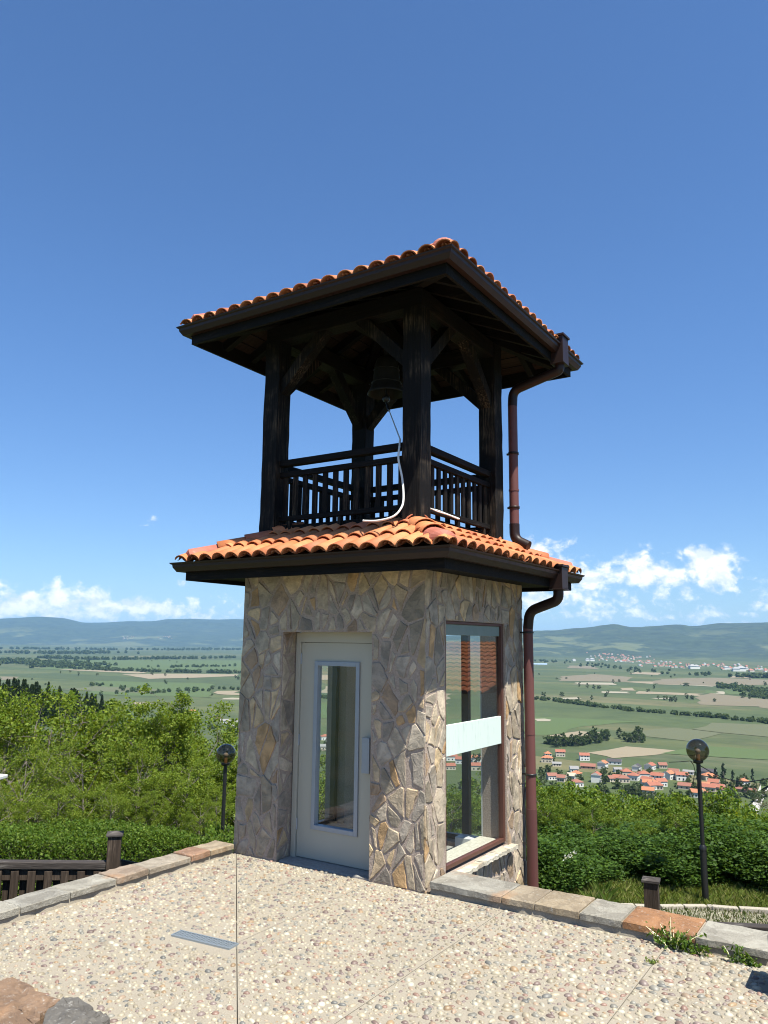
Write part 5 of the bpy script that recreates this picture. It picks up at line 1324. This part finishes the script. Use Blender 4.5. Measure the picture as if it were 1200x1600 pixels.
# --- upper roof timbers
TU = .46; zd = UZ-.02
m = MB(); deck(m, UO-.14, zd+.095*TU-.016, TU, 0, UO-.14+min(W, D)/2-.02, .028); part(m, 'roof_deck', WDECK)
# board joints on the underside, as thin raised battens
m = MB(); ov_ = UO-.146
def under(x, y, dz):   # underside height of the upper deck
    run = min(x+W+UO-.14, UO-.14-x, y+UO-.14, D+UO-.14-y); return zd+.095*TU-.016-.028+run*TU+dz
for run in np.arange(.10, 1.4, .135):
    for k, (o, u, inn, L) in enumerate(slope_frames(ov_)):
        a = np.array([o[0]+u[0]*(run+.03)+inn[0]*run, o[1]+u[1]*(run+.03)+inn[1]*run]); b = np.array([o[0]+u[0]*(L-run-.03)+inn[0]*run, o[1]+u[1]*(L-run-.03)+inn[1]*run])
        if np.hypot(*(b-a)) < .1: continue
        m.beam((a[0], a[1], under(a[0], a[1], -.003)), (b[0], b[1], under(b[0], b[1], -.003)), .008, .008)
part(m, 'board_strips', WX)
cx, cy = -W/2, D/2
for k, (o, u, inn, L) in enumerate(slope_frames(UO-.15)):
    nr = 7
    for i in range(1, nr):
        s = L*i/nr; run1 = min(s, L-s)-.06
        a = np.array([o[0]+u[0]*s, o[1]+u[1]*s]); b = a+np.array(inn)*run1
        part(MB().beam((a[0], a[1], under(a[0], a[1], -.052)), (b[0], b[1], under(b[0], b[1], -.052)), .07, .10), 'rafter', WY if inn[1] else WX, None, .004)
    c0 = np.array([o[0], o[1]]); hipd = np.array([u[0]+inn[0], u[1]+inn[1]])
    a = c0+hipd*.02; b = c0+hipd*(L/2-.05)
    part(MB().beam((a[0], a[1], under(a[0], a[1], -.075)), (b[0], b[1], under(b[0], b[1], -.075)), .09, .13), 'hip_rafter', WX, None, .004)
m = MB(); tiled_roof(m, UO-.10, UZ-.008, TU, UO-.10+min(W, D)/2, seed=8); part(m, 'tile_roof', TILE)
m = MB().lathe((cx, cy, UZ-.008+TU*(UO-.10+D/2)), [(.16, -.05), (.15, .06), (.10, .12), (.04, .20), (0, .22)], 16, TILEC[2]); part(m, 'roof_cap', TILE)
# cross beam carrying the bell
part(MB().beam((cx-.05, PC+.09, 5.24), (cx-.05, D-PC-.09, 5.24), .14, .15), 'bell_beam', WY, None, .006)

# --- railings
def railing(a, b):
    a = np.array(a, float); b = np.array(b, float); d = b-a; L = np.linalg.norm(d); d /= L
    P = lambda s, z: (a[0]+d[0]*s, a[1]+d[1]*s, z)
    ax = WX if abs(d[0]) > .5 else WY
    rl = part(MB().beam(P(-.03, 3.750), P(L+.03, 3.750), .085, .062), 'railing', ax, None, .006)
    part(MB().beam(P(0, 3.632), P(L, 3.632), .055, .055), 'rail', ax, rl, .004); part(MB().beam(P(0, 3.178), P(L, 3.178), .055, .048), 'rail', ax, rl, .004)
    n = 11 if abs(d[1]) > .5 else 12
    for i in range(n):
        s = L*(i+.5)/n; w_ = .056; h = .012
        q = [np.array([*P(s-w_/2, 0)[:2]])+np.array([-d[1], d[0]])*h, np.array([*P(s-w_/2, 0)[:2]])-np.array([-d[1], d[0]])*h, np.array([*P(s+w_/2, 0)[:2]])-np.array([-d[1], d[0]])*h, np.array([*P(s+w_/2, 0)[:2]])+np.array([-d[1], d[0]])*h]
        m = MB(); m.add([(p[0], p[1], 3.2015) for p in q]+[(p[0], p[1], 3.605) for p in q], [(3,2,1,0),(4,5,6,7),(0,1,5,4),(1,2,6,5),(2,3,7,6),(3,0,4,7)]); part(m, 'baluster', WB, rl, .003)
    for f in (.08, .5, .92):
        p = P(L*f, 0); part(MB().box((p[0]-.02, p[1]-.02, 3.06), (p[0]+.02, p[1]+.02, 3.155)), 'foot', WB, rl)
q = PI0+PS; ql = PIL+PS
railing((-W+ql, PC), (-q, PC)); railing((-PC, q), (-PC, D-q)); railing((-q, D-PC), (-W+ql, D-PC)); railing((-W+PL, D-q), (-W+PL, q))

# --- rainwater pipes
def arc_path(pts, rad, n=6):
    pts = [np.array(p, float) for p in pts]; out = [pts[0]]
    for i in range(1, len(pts)-1):
        a, b, c = pts[i-1], pts[i], pts[i+1]; u = (a-b)/np.linalg.norm(a-b); v = (c-b)/np.linalg.norm(c-b)
        r = min(rad, np.linalg.norm(a-b)*.48, np.linalg.norm(c-b)*.48)
        for k in range(n+1):
            t_ = k/n; out.append((b+u*r)*(1-t_)**2+2*b*t_*(1-t_)+(b+v*r)*t_**2)
    out.append(pts[-1]); return out
def hopper(x, y, zt, zb):
    m = MB(); m.box((x-.065, y-.085, zb), (x+.075, y+.085, zt)).box((x-.08, y-.10, zt+.001), (x+.09, y+.10, zt+.025)).box((x-.07, y-.09, zb-.014), (x+.08, y+.09, zb-.001)); return m
PR = .052
# upper pipe
hx, hy = UO-.055, 1.98
dp = part(hopper(hx, hy, UZ+.085, UZ-.20), 'downspout', GUT, None, .003)
px_, py_ = -.062, 2.02
part(MB().tube(arc_path([(hx, hy, UZ-.20), (hx, hy, UZ-.27), (px_+.01, py_, 4.74), (px_, py_, 4.56)], .12), PR, 16), 'pipe_bend', GUT, dp)
part(MB().tube([(px_, py_, 4.60), (px_, py_, 3.20)], PR-.001, 18).tube([(px_, py_, 3.62), (px_, py_, 3.60)], PR+.004, 18), 'pipe', PIPE, dp)
part(MB().tube(arc_path([(px_, py_, 3.24), (px_, py_, 3.07), (px_+.16, py_+.0, 2.99)], .12), PR+.003, 16), 'pipe_shoe', GUT, dp)
for z in (4.02, 3.42): part(MB().lathe((px_, py_, z), [(PR+.001, -.014), (PR+.008, -.012), (PR+.008, .012), (PR+.001, .014)], 18).box((px_-.075, py_-.012, z-.01), (px_-.05, py_+.012, z+.01)), 'clamp', GUT, dp)
# lower pipe
hx, hy = LO-.055, 1.90
dp = part(hopper(hx, hy, LZ+.03, LZ-.185), 'downspout', GUT, None, .003)
px_, py_ = .085, 1.985
part(MB().tube(arc_path([(hx, hy, LZ-.17), (hx, hy, LZ-.30), (px_+.02, py_, 2.30), (px_, py_, 2.12)], .13), PR, 16), 'pipe_bend', GUT, dp)
part(MB().tube([(px_, py_, 2.15), (px_, py_, .30)], PR-.001, 18).tube([(px_, py_, 1.06), (px_, py_, 1.052)], PR+.002, 18), 'pipe', PIPE, dp)
part(MB().tube([(px_, py_, .33), (px_, py_, -2.45)], PR+.003, 18), 'pipe', m_metal('darker_pipe_paint', (.10, .038, .034), .4), dp)['label'] = 'darker bottom length of pipe'
for z in (.66, 2.08): part(MB().lathe((px_, py_, z), [(PR+.001, -.010), (PR+.007, -.008), (PR+.007, .008), (PR+.001, .010)], 18).box((px_-.09, py_-.008, z-.008), (px_-.05, py_+.008, z+.008)), 'clamp', BLACK, dp)

# --- bell and rope
cx -= .05; bell = empty('bell', (cx, cy, 4.49)); tag(bell, 'dark bronze bell hanging under the belfry roof', 'bell')
MB().lathe((0, 0, 0), [(.215, .11), (.222, .115), (.214, .135), (.185, .19), (.162, .26), (.150, .36), (.140, .46), (.118, .53), (.07, .565), (.0, .575)], 36).lathe((0, 0, 0), [(.215, .11), (.20, .125), (.165, .22), (.14, .36), (.11, .50), (0, .54)], 36).lathe((0, 0, 0), [(.170, .240), (.176, .246), (.168, .254)], 36).lathe((0, 0, 0), [(.149, .40), (.154, .405), (.147, .412)], 36).build('bell_body', BRONZE, bell)
bell.scale = (.93, .93, .93); MB().tube([(0, 0, .56), (0, 0, .80)], .035, 10).build('hanger', BLACK, bell)
MB().tube([(0, 0, .5), (0, 0, .12), (0, 0, .02)], [.012, .014, .016], 8).lathe((0, 0, .06), [(0, -.045), (.035, -.03), (.045, 0), (.035, .03), (0, .045)], 14).build('clapper', BLACK, bell)
def spline(pts, n=10):
    pts = [np.array(p, float) for p in pts]; P = [pts[0]]+pts+[pts[-1]]; out = []
    for i in range(1, len(P)-2):
        for k in range(n):
            t_ = k/n; out.append(.5*((2*P[i])+(-P[i-1]+P[i+1])*t_+(2*P[i-1]-5*P[i]+4*P[i+1]-P[i+2])*t_**2+(-P[i-1]+3*P[i]-3*P[i+1]+P[i+2])*t_**3))
    out.append(pts[-1]); return out
t = NT('white_rope'); ROPE = t.pbr((.66, .64, .60), .7)
rope = empty('rope', (cx, cy, 4.3)); tag(rope, 'white bell rope hanging over the front railing and lying on the lower roof tiles', 'rope')
RO = (cx, cy, 4.3)
MB().tube([(cx, cy, 4.50), (cx+.05, cy-.045, 4.44)], .010, 8).tube([(cx+.05, cy-.045, 4.44), (cx+.10, cy-.10, 4.375)], .016, 8).build('chain', BLACK, rope, 0, RO)
rp = [(cx+.10, cy-.10, 4.38)]+spline([(-.40, .215, 3.815), (-.392, .195, 3.79), (-.375, .165, 3.74), (-.345, .10, 3.60), (-.275, .055, 3.40), (-.215, -.02, 3.20), (-.20, -.09, 3.10), (-.235, -.16, 3.025), (-.36, -.20, 2.995), (-.50, -.19, 3.005), (-.54, -.16, 3.015)])
MB().tube(rp, [.006]+[.0075]*3+[.0095]*(len(rp)-4), 8).build('line', ROPE, rope, 0, RO)
rp = spline([(-.16, .36, 3.17), (-.10, .38, 3.14), (-.05, .50, 3.12), (-.02, .62, 3.10), (-.03, .66, 3.11), (-.08, .56, 3.135), (-.14, .42, 3.165), (-.2, .40, 3.17)])
MB().tube(rp, .0055, 8).build('coil', ROPE, rope, 0, RO)

# ------------------------------------------------------------------ tiled house beyond the right edge (seen in the window glass)
hs = empty('tiled_house', (7.2, 11.6, -2.3)); tag(hs, 'orange tiled house past the right edge, mirrored in the tower window', 'house')
m = MB(); m.box((-3.2, -2.2, 0), (3.4, 4.2, 3.2), CRM); m.build('wall', HWALL, hs)
m = MB(); nx = 44
for sgn, (ya, za, yb_, zb_) in ((1, (-2.9, 3.25, 1.0, 4.25)), (-1, (4.9, 3.25, 1.0, 4.25))):
    for row in range(12):
        f0, f1 = row/12, (row+1.12)/12
        vs = []
        for i in range(nx*4+1):
            x = -3.6+7.4*i/(nx*4); h = .05*abs(math.sin(math.pi*i/4))
            for f, e in ((f0, .03), (f1, 0)): vs.append((x, ya+(yb_-ya)*f, za+(zb_-za)*f+h+e))
        m.add(vs, [(2*i, 2*i+2, 2*i+3, 2*i+1) for i in range(nx*4)], rnd.choice(TILEC))
m.build('roof', TILE, hs)

# ------------------------------------------------------------------ air
hz = bpy.data.meshes.new('haze'); b = MB(); b.box((-27500, -27500, PLAIN-7), (27500, 27500, 640)); o = b.build('haze', []); tag(o, kind='stuff')
t = NT('valley_air'); pv = t.n('ShaderNodeVolumePrincipled', {'Color': (.33, .63, 1.0), 'Density': 3.3e-5, 'Anisotropy': .0}); t.t.links.new(pv.outputs[0], t.out.inputs['Volume'])
o.data.materials.clear(); o.data.materials.append(t.mat)
sc.cycles.filter_width = 1.05; sc.cycles.use_denoising = True
try: sc.cycles.denoiser = 'OPENIMAGEDENOISE'
except Exception: pass
sc.cycles.max_bounces = 8; sc.cycles.diffuse_bounces = 3; sc.cycles.glossy_bounces = 4; sc.cycles.transparent_max_bounces = 16; sc.cycles.volume_bounces = 0
